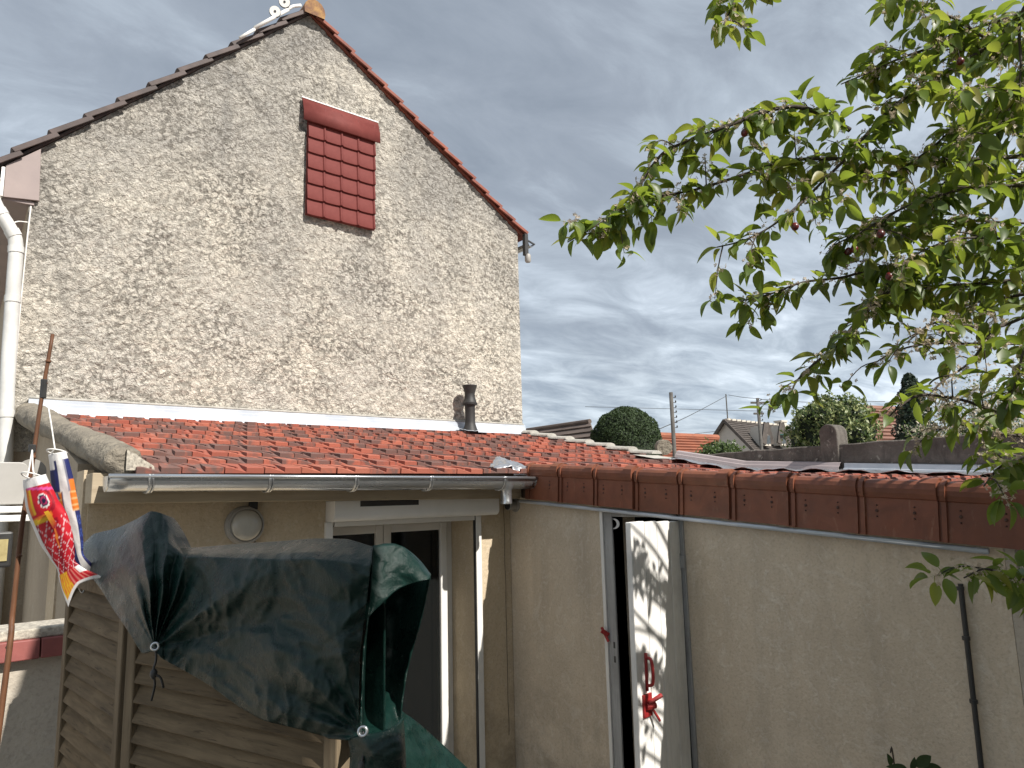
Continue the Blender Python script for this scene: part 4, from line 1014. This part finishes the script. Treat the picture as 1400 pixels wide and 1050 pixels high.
def bluecol(s, t, b):
    if t < .07: return W_
    if t < .30:
        if s < -.55 and t < .14: return W_
        if s < -.30: return NV
        if s > .55: return NV if t < .22 else O_
        if abs(s-.1) < .1: return W_
        return W_ if abs(s) < .4 else (.3, .3, .38)
    if t < .42 and (s < -.25 or s > .5): return O_ if math.sin(t*160) > -.4 else (.75, .45, .2)
    if s < -.15 or s > .62:
        u, v = (s+.6)/.42 if s < 0 else (s-.85)/.35, ((t*11.5) % 1)-.5
        if t < .78:
            r = math.hypot(u, v*1.9)
            return BL if .45 < r < .62 or r < .2 else NV
        return NV
    return W_
me, S = sock('carp_windsock', '', [(47, 652, 16, 11, 0), (51, 668, 19, 13, 0), (58, 690, 23, 14, 0), (68, 712, 25, 13, 0), (78, 738, 23, 11, 0), (85, 758, 18, 8, 0), (91, 774, 14, 5, 0), (99, 788, 22, 3, 0), (108, 799, 31, 2, 14)], 2.15, redcol)
kr = put('carp_windsock', me); s = kr.modifiers.new('s', 'SOLIDIFY'); s.thickness = .0015
tag(kr, 'red carp windsock with yellow fins and scale pattern', 'windsock', 'carp windsocks')
me, S = sock('carp_windsock', '', [(78, 619, 12.5, 9, 0), (82, 638, 14, 10, 0), (86, 662, 16, 10, 0), (90, 690, 17, 10, 0), (97, 718, 15, 8, 0), (103, 742, 11, 6, 0), (107, 760, 8, 4, 0), (112, 772, 12, 2.5, 0), (120, 785, 17, 2, 6)], 2.24, bluecol, wob=5.)
kb = put('carp_windsock', me); s = kb.modifiers.new('s', 'SOLIDIFY'); s.thickness = .0015
tag(kb, 'navy and white carp windsock hanging behind the red one', 'windsock', 'carp windsocks')
def ringm(c, R_, ax): 
    m = MB(); torus(m, c, ax, R_, .0022, 24, 6); return m
ringm(pd(47, 652, 2.15), .035, (.35, .2, 1)).put('mouth_ring', MT['cord'], kr, smooth=True)
ringm(pd(78, 618, 2.24), .028, (.2, .2, 1)).put('mouth_ring', MT['cord'], kb, smooth=True)
def fin(name, pts, dep, mat_cols, par):
    c = Vector((sum(p[0] for p in pts)/len(pts), sum(p[1] for p in pts)/len(pts)))
    m = MB(); k = len(pts); a = [pd(x, y, dep) for x, y in pts]; b = [pd(x, y, dep+.004) for x, y in pts]
    m.add(a+b, [tuple(range(k)), tuple(range(k, 2*k))] + [(q, (q+1) % k, k+(q+1) % k, k+q) for q in range(k)])
    o = m.put(name, MT['print'], par); at = o.data.color_attributes.new('print', 'FLOAT_COLOR', 'POINT')
    at.data.foreach_set('color', [x for c_ in (mat_cols*2) for x in (*c_, 1)])
fin('fin', [(78, 672), (70, 688), (76, 692), (82, 682)], 2.21, [NV, W_, W_, NV], kb)
fin('fin', [(104, 668), (107, 687), (103, 680), (99, 672)], 2.24, [NV, W_, NV, NV], kb)
fin('fin', [(60, 700), (74, 724), (78, 716), (66, 698)], 2.11, [Y_, D_, R_, Y_], kr)
def cord(pts, par): one('string', lambda m: m.tube(spline(pts, 5), .0022, 6), MT['cord'], par)
cord([pd(66, 556, 2.30), pd(70, 580, 2.27), pd(75, 614, 2.24)], kb); cord([pd(75, 614, 2.24), pd(71, 618, 2.24)], kb)
cord([pd(44, 615, 2.26), pd(40, 640, 2.20), pd(37, 653, 2.15)], kr); cord([pd(44, 615, 2.26), pd(45, 640, 2.19), pd(47, 650, 2.14)], kr)

# ------------------------------------------------------------------ crab apple tree
tree = thing('crab_apple_tree', 'crab apple tree with drooping leafy branches hanging in from the right', 'tree', (pd(1660, 500, 2.9).x, pd(1660, 500, 2.9).y, GZ))
TB_ = Vector((pd(1660, 500, 2.9).x, pd(1660, 500, 2.9).y, 0))
BR = [  # pixel polyline from the outer tip inwards, depth at tip, depth at root, root height on the trunk
 ([(980,338),(1016,329),(1052,311),(1089,283),(1126,247),(1158,215),(1190,178),(1226,142),(1276,110),(1322,82),(1359,64),(1420,70)], 2.55, 2.8, 1.55),
 ([(776,331),(824,303),(860,279),(879,247),(906,210),(943,192),(998,171),(1043,153),(1089,146),(1126,158),(1162,178)], 2.45, 2.68, None),
 ([(806,333),(851,293),(897,270),(943,261),(979,251),(1034,233),(1080,219),(1144,217),(1190,217),(1240,219),(1309,219),(1420,212)], 2.5, 2.9, 1.2),
 ([(1140,335),(1181,315),(1217,293),(1263,274),(1331,256),(1420,254)], 2.5, 2.75, 1.1),
 ([(1200,322),(1240,310),(1309,302),(1420,306)], 2.75, 2.95, .95),
 ([(1012,412),(1053,402),(1098,386),(1153,379),(1199,366),(1245,361),(1320,350),(1420,338)], 2.6, 2.9, .85),
 ([(1078,545),(1090,520),(1112,498),(1135,480),(1153,462),(1181,430),(1222,398),(1331,389),(1420,380)], 2.55, 2.85, .7),
 ([(1225,-20),(1245,0),(1281,18),(1309,27),(1359,59),(1420,80)], 2.6, 2.85, 1.6),
 ([(985,45),(992,28),(1002,8),(1020,-25),(1080,-60),(1200,-80),(1420,-60)], 2.5, 2.9, 1.9),
 ([(1240,468),(1264,448),(1285,440),(1310,443),(1360,448),(1420,425)], 2.45, 2.7, .6),
 ([(1270,540),(1289,521),(1327,494),(1360,448)], 2.5, 2.62, None),
 ([(1210,575),(1230,556),(1260,540),(1316,547),(1352,559),(1420,575)], 2.35, 2.6, .35),
 ([(1340,201),(1368,169),(1395,110),(1395,23),(1425,-20)], 2.4, 2.5, 1.6),
 ([(1345,665),(1365,640),(1390,628),(1420,618)], 2.2, 2.4, .2),
 ([(1318,790),(1345,778),(1375,785),(1425,800)], 2.1, 2.3, -.3),
 ([(1150,115),(1190,98),(1230,80),(1280,62),(1330,40),(1420,10)], 2.65, 2.9, 1.75),
 ([(1180,250),(1225,235),(1270,205),(1320,170),(1420,150)], 2.7, 3.0, 1.4),
 ([(1165,420),(1210,405),(1260,400),(1300,420),(1350,410),(1420,400)], 2.9, 3.1, .75),
 ([(1190,500),(1225,480),(1270,470),(1330,470),(1420,470)], 2.7, 2.95, .55),
 ([(1300,140),(1340,120),(1380,125),(1420,130)], 2.3, 2.5, 1.45),
 ([(1230,360),(1280,335),(1330,325),(1420,330)], 2.4, 2.6, 1.0),
 ([(1260,270),(1310,240),(1360,235),(1420,240)], 3.0, 3.2, 1.2),
 ([(1280,590),(1310,580),(1350,590),(1420,600)], 2.6, 2.8, .4),
 ([(1375,560),(1390,520),(1400,480),(1425,440)], 2.2, 2.4, .6),
]
bm_ = MB(); SPOTS = []
for bi, (pl_, d0, d1, rz) in enumerate(BR):
    n = len(pl_); pts = [pd(x, y, d0+(d1-d0)*i/(n-1)+.05*noise.noise(Vector((i*.9, bi*3.1, 0)))) for i, (x, y) in enumerate(pl_)]
    S = spline(pts, 5); k = len(S)
    rad = [.0022+.0075*(i/k)**.9*(min(1, n/9)) for i in range(k)]
    if rz is not None:
        tp = Vector((TB_.x, TB_.y, rz)); S2 = spline([S[-2], S[-1], S[-1].lerp(tp, .5)+Vector((0, 0, .06)), tp], 5)[6:]
        bm_.tube(S + S2, rad + [rad[-1]+.010*(i+1)/len(S2) for i in range(len(S2))], 7)
    else: bm_.tube(S, rad, 7)
    acc = 0; step = .034
    for i in range(k-1):
        seg = (S[i+1]-S[i]).length; acc += seg
        while acc > step:
            acc -= step
            SPOTS.append((S[i].lerp(S[i+1], rnd.random()), (S[max(i-1, 0)]-S[i+1]).normalized(), i/k, bi))
# side twigs
TWG = []
for (p, d, t, bi) in list(SPOTS):
    if rnd.random() < .34:
        dv = (d*.7 + Vector((rnd.uniform(-1, 1), rnd.uniform(-1, 1), rnd.uniform(-.7, .6)))*.8).normalized(); L_ = rnd.uniform(.06, .18)
        q = spline([p, p+dv*L_*.5+Vector((0, 0, .01)), p+dv*L_+Vector((0, 0, -.02))], 3); bm_.tube(q, [.0028, .0026, .0024, .0022, .002, .0016, .0013], 5)
        for tt in (3, 5, 6): SPOTS.append((q[tt], dv, t, bi))
bm_.put('branch', MT['bark'], tree, smooth=True)
one('trunk', lambda m: m.tube(spline([(TB_.x+.05, TB_.y-.05, GZ), (TB_.x, TB_.y, -1.2), (TB_.x, TB_.y, 0), (TB_.x-.02, TB_.y+.02, 1.2), (TB_.x, TB_.y, 2.1)], 5), [.09-.06*i/20 for i in range(21)], 12), MT['bark'], tree, smooth=True)
def leaf_mesh(curl, fold, wd):
    V = []; F = []; n = 6
    for i in range(n+1):
        t = i/n; w = wd*math.sin(math.pi*min(1, t*.93+.035)**.82)**.9 if i < n else .004
        z = -curl*t*t; y = t
        V += [(-w, y, z+fold*w), (0, y, z), (w, y, z+fold*w)]
    for i in range(n):
        a = i*3; F += [(a, a+1, a+4, a+3), (a+1, a+2, a+5, a+4)]
    V += [(-.014, -.28, .04), (.014, -.28, .04), (.012, .02, 0), (-.012, .02, 0)]; k = len(V); F.append((k-4, k-3, k-2, k-1))
    return V, F
LV = [leaf_mesh(*a) for a in ((.25, .35, .25), (.45, .5, .235), (.10, .25, .28), (.6, .3, .25), (.3, .8, .26))]
LME = [[mesh('leaf', v, f, MT[k], True) for v, f in LV] for k in ('leaf', 'leaf2')]
leaves = []
for (p, d, t, bi) in SPOTS:
    for _ in range(rnd.choice((2, 2, 3, 3, 4)) if bi not in (9, 10, 11, 18, 22) else rnd.choice((0, 1, 1, 2))):
        dv = (d*.35 + Vector((rnd.uniform(-1, 1), rnd.uniform(-1, 1), rnd.uniform(-1.25, .55)))).normalized()
        up = (Vector((rnd.uniform(-.7, .7), rnd.uniform(-.7, .7), 1))).normalized()
        x = dv.cross(up).normalized(); z = x.cross(dv)
        L_ = rnd.uniform(.044, .088)
        o = p + dv*.28*L_
        mt = Matrix(((x.x, dv.x, z.x, o.x), (x.y, dv.y, z.y, o.y), (x.z, dv.z, z.z, o.z), (0, 0, 0, 1))) @ Matrix.Diagonal((L_, L_, L_, 1))
        leaves.append((L_/o.dot(_f), mt, rnd.randrange(5), 1 if rnd.random() < .16 else 0))
def inframe(mt):
    p = mt.translation; d = p.dot(_f); x = p.dot(CR)/d*FPX; y = -p.dot(CU)/d*FPX
    return abs(x) < 690 and abs(y) < 520
leaves.sort(key=lambda q: -(q[0] if inframe(q[1]) else 0))
for q in leaves[:300]: put('leaf', LME[q[3]][q[2]], tree, q[1])
for mk, nm in ((0, 'foliage'), (1, 'young_foliage')):
    mb = MB()
    for q in leaves[300:]:
        if q[3] != mk: continue
        v, f = LV[q[2]]; b = len(mb.v); mb.v += [q[1] @ Vector(c) for c in v]; mb.f += [tuple(b+i for i in g) for g in f]; mb.m += [0]*len(f)
    tag(put(nm, mesh(nm, mb.v, mb.f, MT['leaf2' if mk else 'leaf'], True), tree), kind='stuff')
bl = MB()
for (p, d, t, bi) in SPOTS:
    if rnd.random() > (.8 if t < .75 else .45): continue
    for _ in range(rnd.randint(3, 7)):
        dv = Vector((rnd.uniform(-1, 1), rnd.uniform(-1, 1), rnd.uniform(-.9, .8))).normalized(); L_ = rnd.uniform(.014, .034); e = p+dv*L_
        u = dv.orthogonal().normalized(); v = dv.cross(u)
        bl.add([p+u*.0007, p-u*.0007, e-u*.0007, e+u*.0007], [(0, 1, 2, 3)])
        for a in range(5):
            q = u*math.cos(a*1.257)+v*math.sin(a*1.257); w = dv.cross(q); r_ = rnd.uniform(.006, .0115)
            bl.add([e, e+q*r_*.6+w*r_*.32+dv*.002, e+q*r_+dv*.003, e+q*r_*.6-w*r_*.32+dv*.002], [(0, 1, 2, 3)])
tag(bl.put('faded_blossom', MT['blossom'], tree, fix=False), kind='stuff')
for px, py, d in ((1313, 84, 2.6), (1018, 182, 2.55), (1087, 310, 2.5), (1168, 341, 2.5), (1160, 344, 2.52), (1216, 378, 2.5), (1204, 320, 2.4)):
    c = pd(px, py, d)
    ap_ = one('crab_apple', lambda m: m.lathe([(.001, .015), (.007, .0135), (.0125, .006), (.0135, -.002), (.010, -.010), (.004, -.0135), (.001, -.0125)], c, 10), MT['apple'], tree, smooth=True)
    one('stalk', lambda m: m.tube([c+Vector((0, 0, .012)), c+Vector((.006, .004, .05))], .0012, 5), MT['bark'], ap_)

# rose shoots at the foot of the wing
rose = thing('rose_shoot', 'dark reddish leaf tips rising at the bottom of the picture before the wall', 'plant', (2.9, 1.5, GZ))
rb = pd(1240, 1060, 2.9)
one('stem', lambda m: (m.tube(spline([(rb.x+.1, rb.y, GZ), (rb.x+.05, rb.y, -1.8), rb], 5), .005, 6), m.tube(spline([(rb.x+.1, rb.y, GZ), (rb.x-.02, rb.y+.03, -1.7), pd(1222, 1040, 2.9), pd(1217, 1029, 2.9)], 5), .003, 6)), MT['bark'], rose)
RL = [mesh('leaf', v, f, MT['bushd'], True) for v, f in LV[:3]]
for px, py, ang, s_ in ((1218, 1046, 100, .05), (1240, 1052, 160, .07), (1252, 1047, 40, .08), (1262, 1050, 10, .08), (1246, 1052, 80, .05), (1220, 1058, 200, .06), (1232, 1066, 250, .07)):
    o = pd(px, py, 2.88); a = math.radians(ang); dv = (CR*math.cos(a)+CU*math.sin(a)*.6 + _f*rnd.uniform(-.3, .3)).normalized(); x = dv.cross(-_f+CU*.6).normalized(); z = x.cross(dv)
    put('leaf', rnd.choice(RL), rose, Matrix(((x.x, dv.x, z.x, o.x), (x.y, dv.y, z.y, o.y), (x.z, dv.z, z.z, o.z), (0, 0, 0, 1))) @ Matrix.Diagonal((s_, s_, s_, 1)))

# ------------------------------------------------------------------ beyond the wall
def cloud(name, pts, nrm, size, mat, par, spread=.9):
    V = np.zeros((len(pts), 4, 3)); P_ = np.array(pts); Nn = np.array(nrm)
    a = nrs.normal(size=P_.shape)*spread + Nn; a /= np.linalg.norm(a, axis=1, keepdims=True)
    u = np.cross(a, nrs.normal(size=P_.shape)); u /= np.linalg.norm(u, axis=1, keepdims=True); v = np.cross(a, u)
    s_ = size*nrs.uniform(.6, 1.3, (len(P_), 1))
    V[:, 0] = P_-u*s_; V[:, 1] = P_-v*s_*.45; V[:, 2] = P_+u*s_; V[:, 3] = P_+v*s_*.45
    me = bpy.data.meshes.new(name); me.vertices.add(len(P_)*4); me.vertices.foreach_set('co', V.reshape(-1))
    me.loops.add(len(P_)*4); me.loops.foreach_set('vertex_index', np.arange(len(P_)*4)); me.polygons.add(len(P_))
    me.polygons.foreach_set('loop_start', np.arange(len(P_))*4); me.polygons.foreach_set('loop_total', np.full(len(P_), 4)); me.materials.append(mat); me.update(); me.validate()
    return put(name, me, par)
def blob(name, label, cat, c, rx, rz, zlow, n, size, mat, inside, clumps=0, lump=.08, mat2=None, n2=0, shape=1.0, thin=.12):
    c = Vector(c); t = thing(name, label, cat, (c.x, c.y, GZ))
    one('trunk', lambda m: m.tube([(c.x, c.y, GZ), (c.x+.03, c.y, c.z)], [.09, .05], 8), MT['bark'], t, smooth=True)
    def samp(n, jit):
        P_, Q_ = [], []
        while len(P_) < n:
            d = nrs.normal(size=3); d /= np.linalg.norm(d)
            f = 1+lump*noise.noise(Vector(d)*3+c)*2+lump*.7*noise.noise(Vector(d)*7+c)
            r_ = f*(1-abs(nrs.normal())*jit)
            z = d[2]*rz*r_ if d[2] > 0 else d[2]*zlow*r_
            rr = rx*r_*(1 if d[2] < 0 else shape)
            P_.append((c.x+d[0]*rr, c.y+d[1]*rr, c.z+z)); Q_.append(d)
        return P_, Q_
    P_, Q_ = samp(n, thin); cloud('crown', P_, Q_, size, mat, t)
    if mat2: P_, Q_ = samp(n2, thin*.6); cloud('pale_leaves', P_, Q_, size*1.05, mat2, t)
    m = MB(); rows = []
    for i in range(13):
        th_ = math.pi*i/12; row = []
        for j in range(20):
            a = 2*math.pi*j/20; d = (math.sin(th_)*math.cos(a), math.sin(th_)*math.sin(a), math.cos(th_)); f = inside*(1+lump*noise.noise(Vector(d)*3+c)*2)
            row.append((c.x+d[0]*rx*f*(1 if d[2] < 0 else shape), c.y+d[1]*rx*f*(1 if d[2] < 0 else shape), c.z+d[2]*(rz if d[2] > 0 else zlow)*f))
        rows.append(row)
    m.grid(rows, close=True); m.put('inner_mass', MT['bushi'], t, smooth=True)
    return t
blob('clipped_bush', 'round clipped dark green bush behind the low roof', 'bush', pd(856, 606, 14), .70, .72, 2.0, 16000, .026, MT['bushd'], .93, lump=.03, thin=.03)
blob('shrub', 'small loose green shrub before the pale gabled house', 'shrub', pd(985, 624, 15), .50, .34, .9, 2600, .045, MT['bushm'], .72, lump=.25, thin=.25)
blob('variegated_shrub', 'yellow green variegated shrub behind the round topped pillar', 'shrub', pd(1138, 592, 15), .86, .78, 1.5, 5500, .045, MT['bushm'], .86, lump=.16, mat2=MT['bushv'], n2=4200, thin=.12)
# conifer
cf = pd(1252, 600, 17); t = thing('conifer', 'dark conifer between the variegated shrub and the white blossom tree', 'tree', (cf.x, cf.y, GZ))
P_, Q_ = [], []
for i in range(9000):
    h = nrs.uniform(0, 1)**1.3; rr = (.86*(1-h)**.62+.03)*(1-.18*abs(nrs.normal())); a = nrs.uniform(0, 6.283)
    rr *= 1+.12*math.sin(h*60)+.15*noise.noise(Vector((math.cos(a)*2, math.sin(a)*2, h*6)))
    P_.append((cf.x+rr*math.cos(a), cf.y+rr*math.sin(a), -1.2+h*3.9)); Q_.append((math.cos(a), math.sin(a), .2))
cloud('crown', P_, Q_, .05, MT['conif'], t); one('trunk', lambda m: m.tube([(cf.x, cf.y, GZ), (cf.x, cf.y, 2.5)], [.1, .02], 8), MT['bark'], t)
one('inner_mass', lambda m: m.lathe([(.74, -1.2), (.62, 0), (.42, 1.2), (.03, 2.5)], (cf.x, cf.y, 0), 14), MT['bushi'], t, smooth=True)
# blossom tree
bt = pd(1325, 560, 12); t = thing('blossom_tree', 'white flowering tree over the far wall behind the crab apple branches', 'tree', (bt.x, bt.y, GZ))
bb = MB(); bb.tube(spline([(bt.x, bt.y, GZ), (bt.x, bt.y, -.6), (bt.x+.05, bt.y, .3)], 5), [.09]*11, 8)
P_, Q_, P2, Q2 = [], [], [], []
for i in range(46):
    a = nrs.uniform(0, 6.283); el = nrs.uniform(-.15, 1.2); L_ = nrs.uniform(.6, 1.5)
    d = Vector((math.cos(a)*math.cos(el), math.sin(a)*math.cos(el), math.sin(el)))
    s0 = Vector((bt.x, bt.y, .1+nrs.uniform(0, .5))); S = spline([s0, s0+d*L_*.5+Vector((0, 0, .12)), s0+d*L_], 6); bb.tube(S, [.022-.018*q/12 for q in range(13)], 5)
    for p in S[3:]:
        for _ in range(22):
            j = Vector(nrs.normal(size=3))*.085; P_.append(tuple(p+j)); Q_.append(tuple(j.normalized()))
        for _ in range(14):
            j = Vector(nrs.normal(size=3))*.10; P2.append(tuple(p+j)); Q2.append(tuple(j.normalized()))
bb.put('branch', MT['bark'], t, smooth=True); cloud('blossom', P_, Q_, .028, MT['petal'], t); cloud('leaves', P2, Q2, .03, MT['bushm'], t)

# far houses
def tiled(m, a, b, c, d, rows, th=.03):         # roof plane a-b ridge, d-c eave, stepped courses
    a, b, c, d = map(Vector, (a, b, c, d)); n_ = (b-a).cross(d-a).normalized()
    if n_.z < 0: n_ = -n_
    for i in range(rows):
        t0, t1 = i/rows, (i+1)/rows
        p0, p1, q0, q1 = a.lerp(d, t0), b.lerp(c, t0), a.lerp(d, t1), b.lerp(c, t1)
        m.hexa([p0-n_*th, p1-n_*th, q1-n_*th, q0-n_*th, p0, p1, q1+n_*th, q0+n_*th])
def gabled(name, label, A0, A1, w, drop, mroof, mwall, rows, over=.25):
    A0, A1, w = Vector(A0), Vector(A1), Vector(w); A1.z = A0.z; r_ = (A1-A0).normalized()
    t = thing(name, label, 'house', ((A0.x+A1.x)/2, (A0.y+A1.y)/2, GZ))
    dn = Vector((0, 0, -drop)); m = MB()
    L0, R0, L1, R1 = A0-w+dn, A0+w+dn, A1-w+dn, A1+w+dn; g = lambda p: Vector((p.x, p.y, GZ))
    v = [g(L0), g(R0), R0, A0, L0, g(L1), g(R1), R1, A1, L1]
    m.add(v, [(0, 1, 2, 3, 4), (5, 6, 7, 8, 9), (0, 4, 9, 5), (1, 6, 7, 2)]); m.put('wall', mwall, t)
    e = r_*over; k = 1.08
    for s_ in (-1, 1):
        mm = MB(); tiled(mm, A0-e+Vector((0, 0, .06)), A1+e+Vector((0, 0, .06)), A1+e+(w*s_+dn)*k+Vector((0, 0, .06)), A0-e+(w*s_+dn)*k+Vector((0, 0, .06)), rows, .02*w.length); mm.put('roof', mroof, t)
    mm = MB(); mm.tube([A0-e+Vector((0, 0, .08)), A1+e+Vector((0, 0, .08))], .035*w.length, 8); mm.put('ridge', mroof, t)
    return t, (A0, A1, w, dn, r_)
# brown roofed outbuilding left of the bush
A0 = pd(797, 582, 17); A1 = pd(640, 590, 21); wv = (pd(815, 630, 15.2)-A0); wv.z = 0
gabled('outbuilding', 'brown tiled outbuilding roof left of the round clipped bush', A0, A1, wv*1.0, 1.1, MT['farbrown'], MT['farbrown'], 9)
A0 = pd(975, 601, 26); A1 = pd(880, 607, 24); wv = pd(960, 640, 23)-A0; wv.z = 0
gabled('orange_roof_house', 'house with orange tiled roof behind the wooden pole', A0, A1, wv, 1.2, MT['farorange'], MT['farwall'], 12)
A0 = pd(993, 576, 60); A1 = pd(1078, 580, 68); wv = pd(1031, 611, 57)-A0; wv.z = 0
wh, (A0, A1, wv, dn, rr_) = gabled('gabled_house', 'pale grey gabled house with dormers and dark tiled roof', A0, A1, wv, 2.55, MT['fardark'], MT['fargrey'], 14, .35)
for s_ in (-1, 1):
    one('barge_board', lambda m: m.obox(A0-rr_*.4+Vector((0, 0, .05)), A0-rr_*.4+(wv*s_+dn)*1.08, .1, .26), MT['fardark'], wh)
one('ridge_capping', lambda m: [m.obox(A0.lerp(A1, i/14)+Vector((0, 0, .16)), A0.lerp(A1, (i+.8)/14)+Vector((0, 0, .20)), .22, .16) for i in range(14)], MT['farwall'], wh)
for f in (.50, .80):
    b = pd(1049 if f < .6 else 1070, 597, 58 if f < .6 else 60); c = b-wv.normalized()*.9
    dm = one('dormer', lambda m: m.add([b-rr_*.55+Vector((0, 0, -.75)), b+rr_*.55+Vector((0, 0, -.75)), b+Vector((0, 0, .95)), c-rr_*.55+Vector((0, 0, -.75))-wv*.3, c+rr_*.55+Vector((0, 0, -.75))-wv*.3, c+Vector((0, 0, .95))-wv*.3], [(0, 1, 2), (3, 5, 4), (0, 2, 5, 3), (1, 4, 5, 2)]), MT['farwall'], wh)
    one('dormer_roof', lambda m: [m.obox(b+rr_*s*.72+Vector((0, 0, -.6)), b+Vector((0, 0, 1.12)), .5, .14, up=wv) for s in (-1, 1)], MT['fardark'], dm)
    one('dormer_window', lambda m: m.obox(b+wv.normalized()*.03+Vector((0, 0, -.6)), b+wv.normalized()*.03+Vector((0, 0, .1)), .5, .06, up=wv), MT['farwin'], dm)
    if f > .7: one('awning', lambda m: m.obox(b+wv.normalized()*.2-rr_*.5+Vector((0, 0, .15)), b+wv.normalized()*.2+rr_*.5+Vector((0, 0, .15)), .4, .08), MT['teal'], dm)
cb = A0.lerp(A1, .86)
one('chimney', lambda m: (m.box(cb.x-.45, cb.x+.45, cb.y-.35, cb.y+.35, cb.z-1, cb.z+.55), m.box(cb.x-.52, cb.x+.52, cb.y-.42, cb.y+.42, cb.z+.45, cb.z+.6)), MT['farwall'], wh)
one('eave_gutter', lambda m: m.obox(A0+(wv+dn)*1.09, A1+(wv+dn)*1.09, .2, .2), MT['farwall'], wh)
mp_ = pd(995, 575, 60)
one('aerial_mast', lambda m: m.tube([mp_, Vector((mp_.x, mp_.y, pd(995, 538, 60).z))], .05, 6), MT['wood_pole'], wh)
A0 = pd(1178, 560, 32); A1 = pd(1260, 556, 34); wv = pd(1190, 620, 28)-A0; wv.z = 0
gabled('red_roof_house', 'house with faded red roof behind the variegated shrub', A0, A1, wv, 2.0, MT['farred'], MT['farwall'], 12)
# poles and wires
def pole(label, px, ptop, d, r_, ins, cross=None):
    b = pd(px, 600, d); zt = pd(px, ptop, d).z
    t = thing('utility_pole', label, 'pole', (b.x, b.y, GZ), 'overhead line poles')
    one('shaft', lambda m: m.tube([(b.x, b.y, GZ), (b.x, b.y, zt)], [r_*1.2, r_], 10), MT['wood_pole'], t, smooth=True)
    for k in range(ins): one('insulator', lambda m: (m.obox((b.x, b.y, zt-.15-k*r_*2.6), (b.x+.8*r_*2.2, b.y-.6*r_*2.2, zt-.15-k*r_*2.6), r_*.3, r_*.3), m.lathe([(r_*.2, 0), (r_*.4, .3*r_), (r_*.3, 1.1*r_)], (b.x+.8*r_*2.2, b.y-.6*r_*2.2, zt-.15-k*r_*2.6), 8)), MT['black'], t)
    if cross: one('cross_arm', lambda m: (m.obox(Vector((b.x, b.y, zt-.3))-CR*cross, Vector((b.x, b.y, zt-.3))+CR*cross, .12, .12), m.obox(Vector((b.x, b.y, zt-1.0))-CR*cross*.7, Vector((b.x, b.y, zt-1.0))+CR*cross*.7, .12, .12)), MT['wood_pole'], t)
    return Vector((b.x, b.y, zt))
pole('weathered wooden pole with insulators standing before the orange roof', 921, 535, 20, .055, 7)
pole('thin utility pole with cross arms before the pale gabled house', 1040, 543, 45, .10, 6, .45)
def wire(label, pts, sag=.0):
    t = spline(pts, 8); tag(one('overhead_wire', lambda m: m.tube(t, .02 if pts[0].length > 30 else .012, 5), MT['wire']), label, 'wire', 'overhead wires')
wire('overhead wire climbing from the clipped bush to the thin mast', [pd(896, 589, 30), pd(945, 567, 42), pd(994, 541, 58)])
wire('overhead wire from the thin mast to the utility pole', [pd(996, 540, 58), pd(1018, 543.5, 52), pd(1039, 545, 45)])
wire('upper overhead wire running right from the utility pole', [pd(1041, 546, 45), pd(1110, 550, 45), pd(1210, 549, 45)])
wire('lower overhead wire running right from the utility pole', [pd(1042, 553, 45), pd(1110, 558, 45), pd(1210, 557, 45)])
wire('faint level wire behind the wooden pole', [pd(800, 556, 60), pd(920, 559, 60), pd(1038, 562, 60)])
wire('low wire left of the pale gabled house', [pd(905, 596, 60), pd(940, 594, 60), pd(985, 589, 60)])

# ------------------------------------------------------------------ house on the near side of the yard (behind the viewer), its unseen awning added for shade
nh = thing('near_house', 'cream house with added shade awning on the viewer side of the yard', 'house', (2.5, -4, GZ))
one('wall', lambda m: m.box(-3, 7, -7, -1.4, GZ, 2.2), MT['houseb'], nh)
one('roof', lambda m: m.prism([(-7.3, 2.2), (-1.3, 2.2), (-4.3, 4.2)], 'X', -3.2, 7.2), MT['farbrown'], nh)
one('awning', lambda m: m.hexa([(.80, -1.4, 2.15), (1.22, -1.4, 2.15), (1.22, 1.05, 1.9), (.80, 1.05, 1.9), (.80, -1.4, 2.19), (1.22, -1.4, 2.19), (1.22, 1.05, 1.94), (.80, 1.05, 1.94)]), MT['canvas'], nh)  # narrow canopy out of view, added to shade the tarpaulin and screens
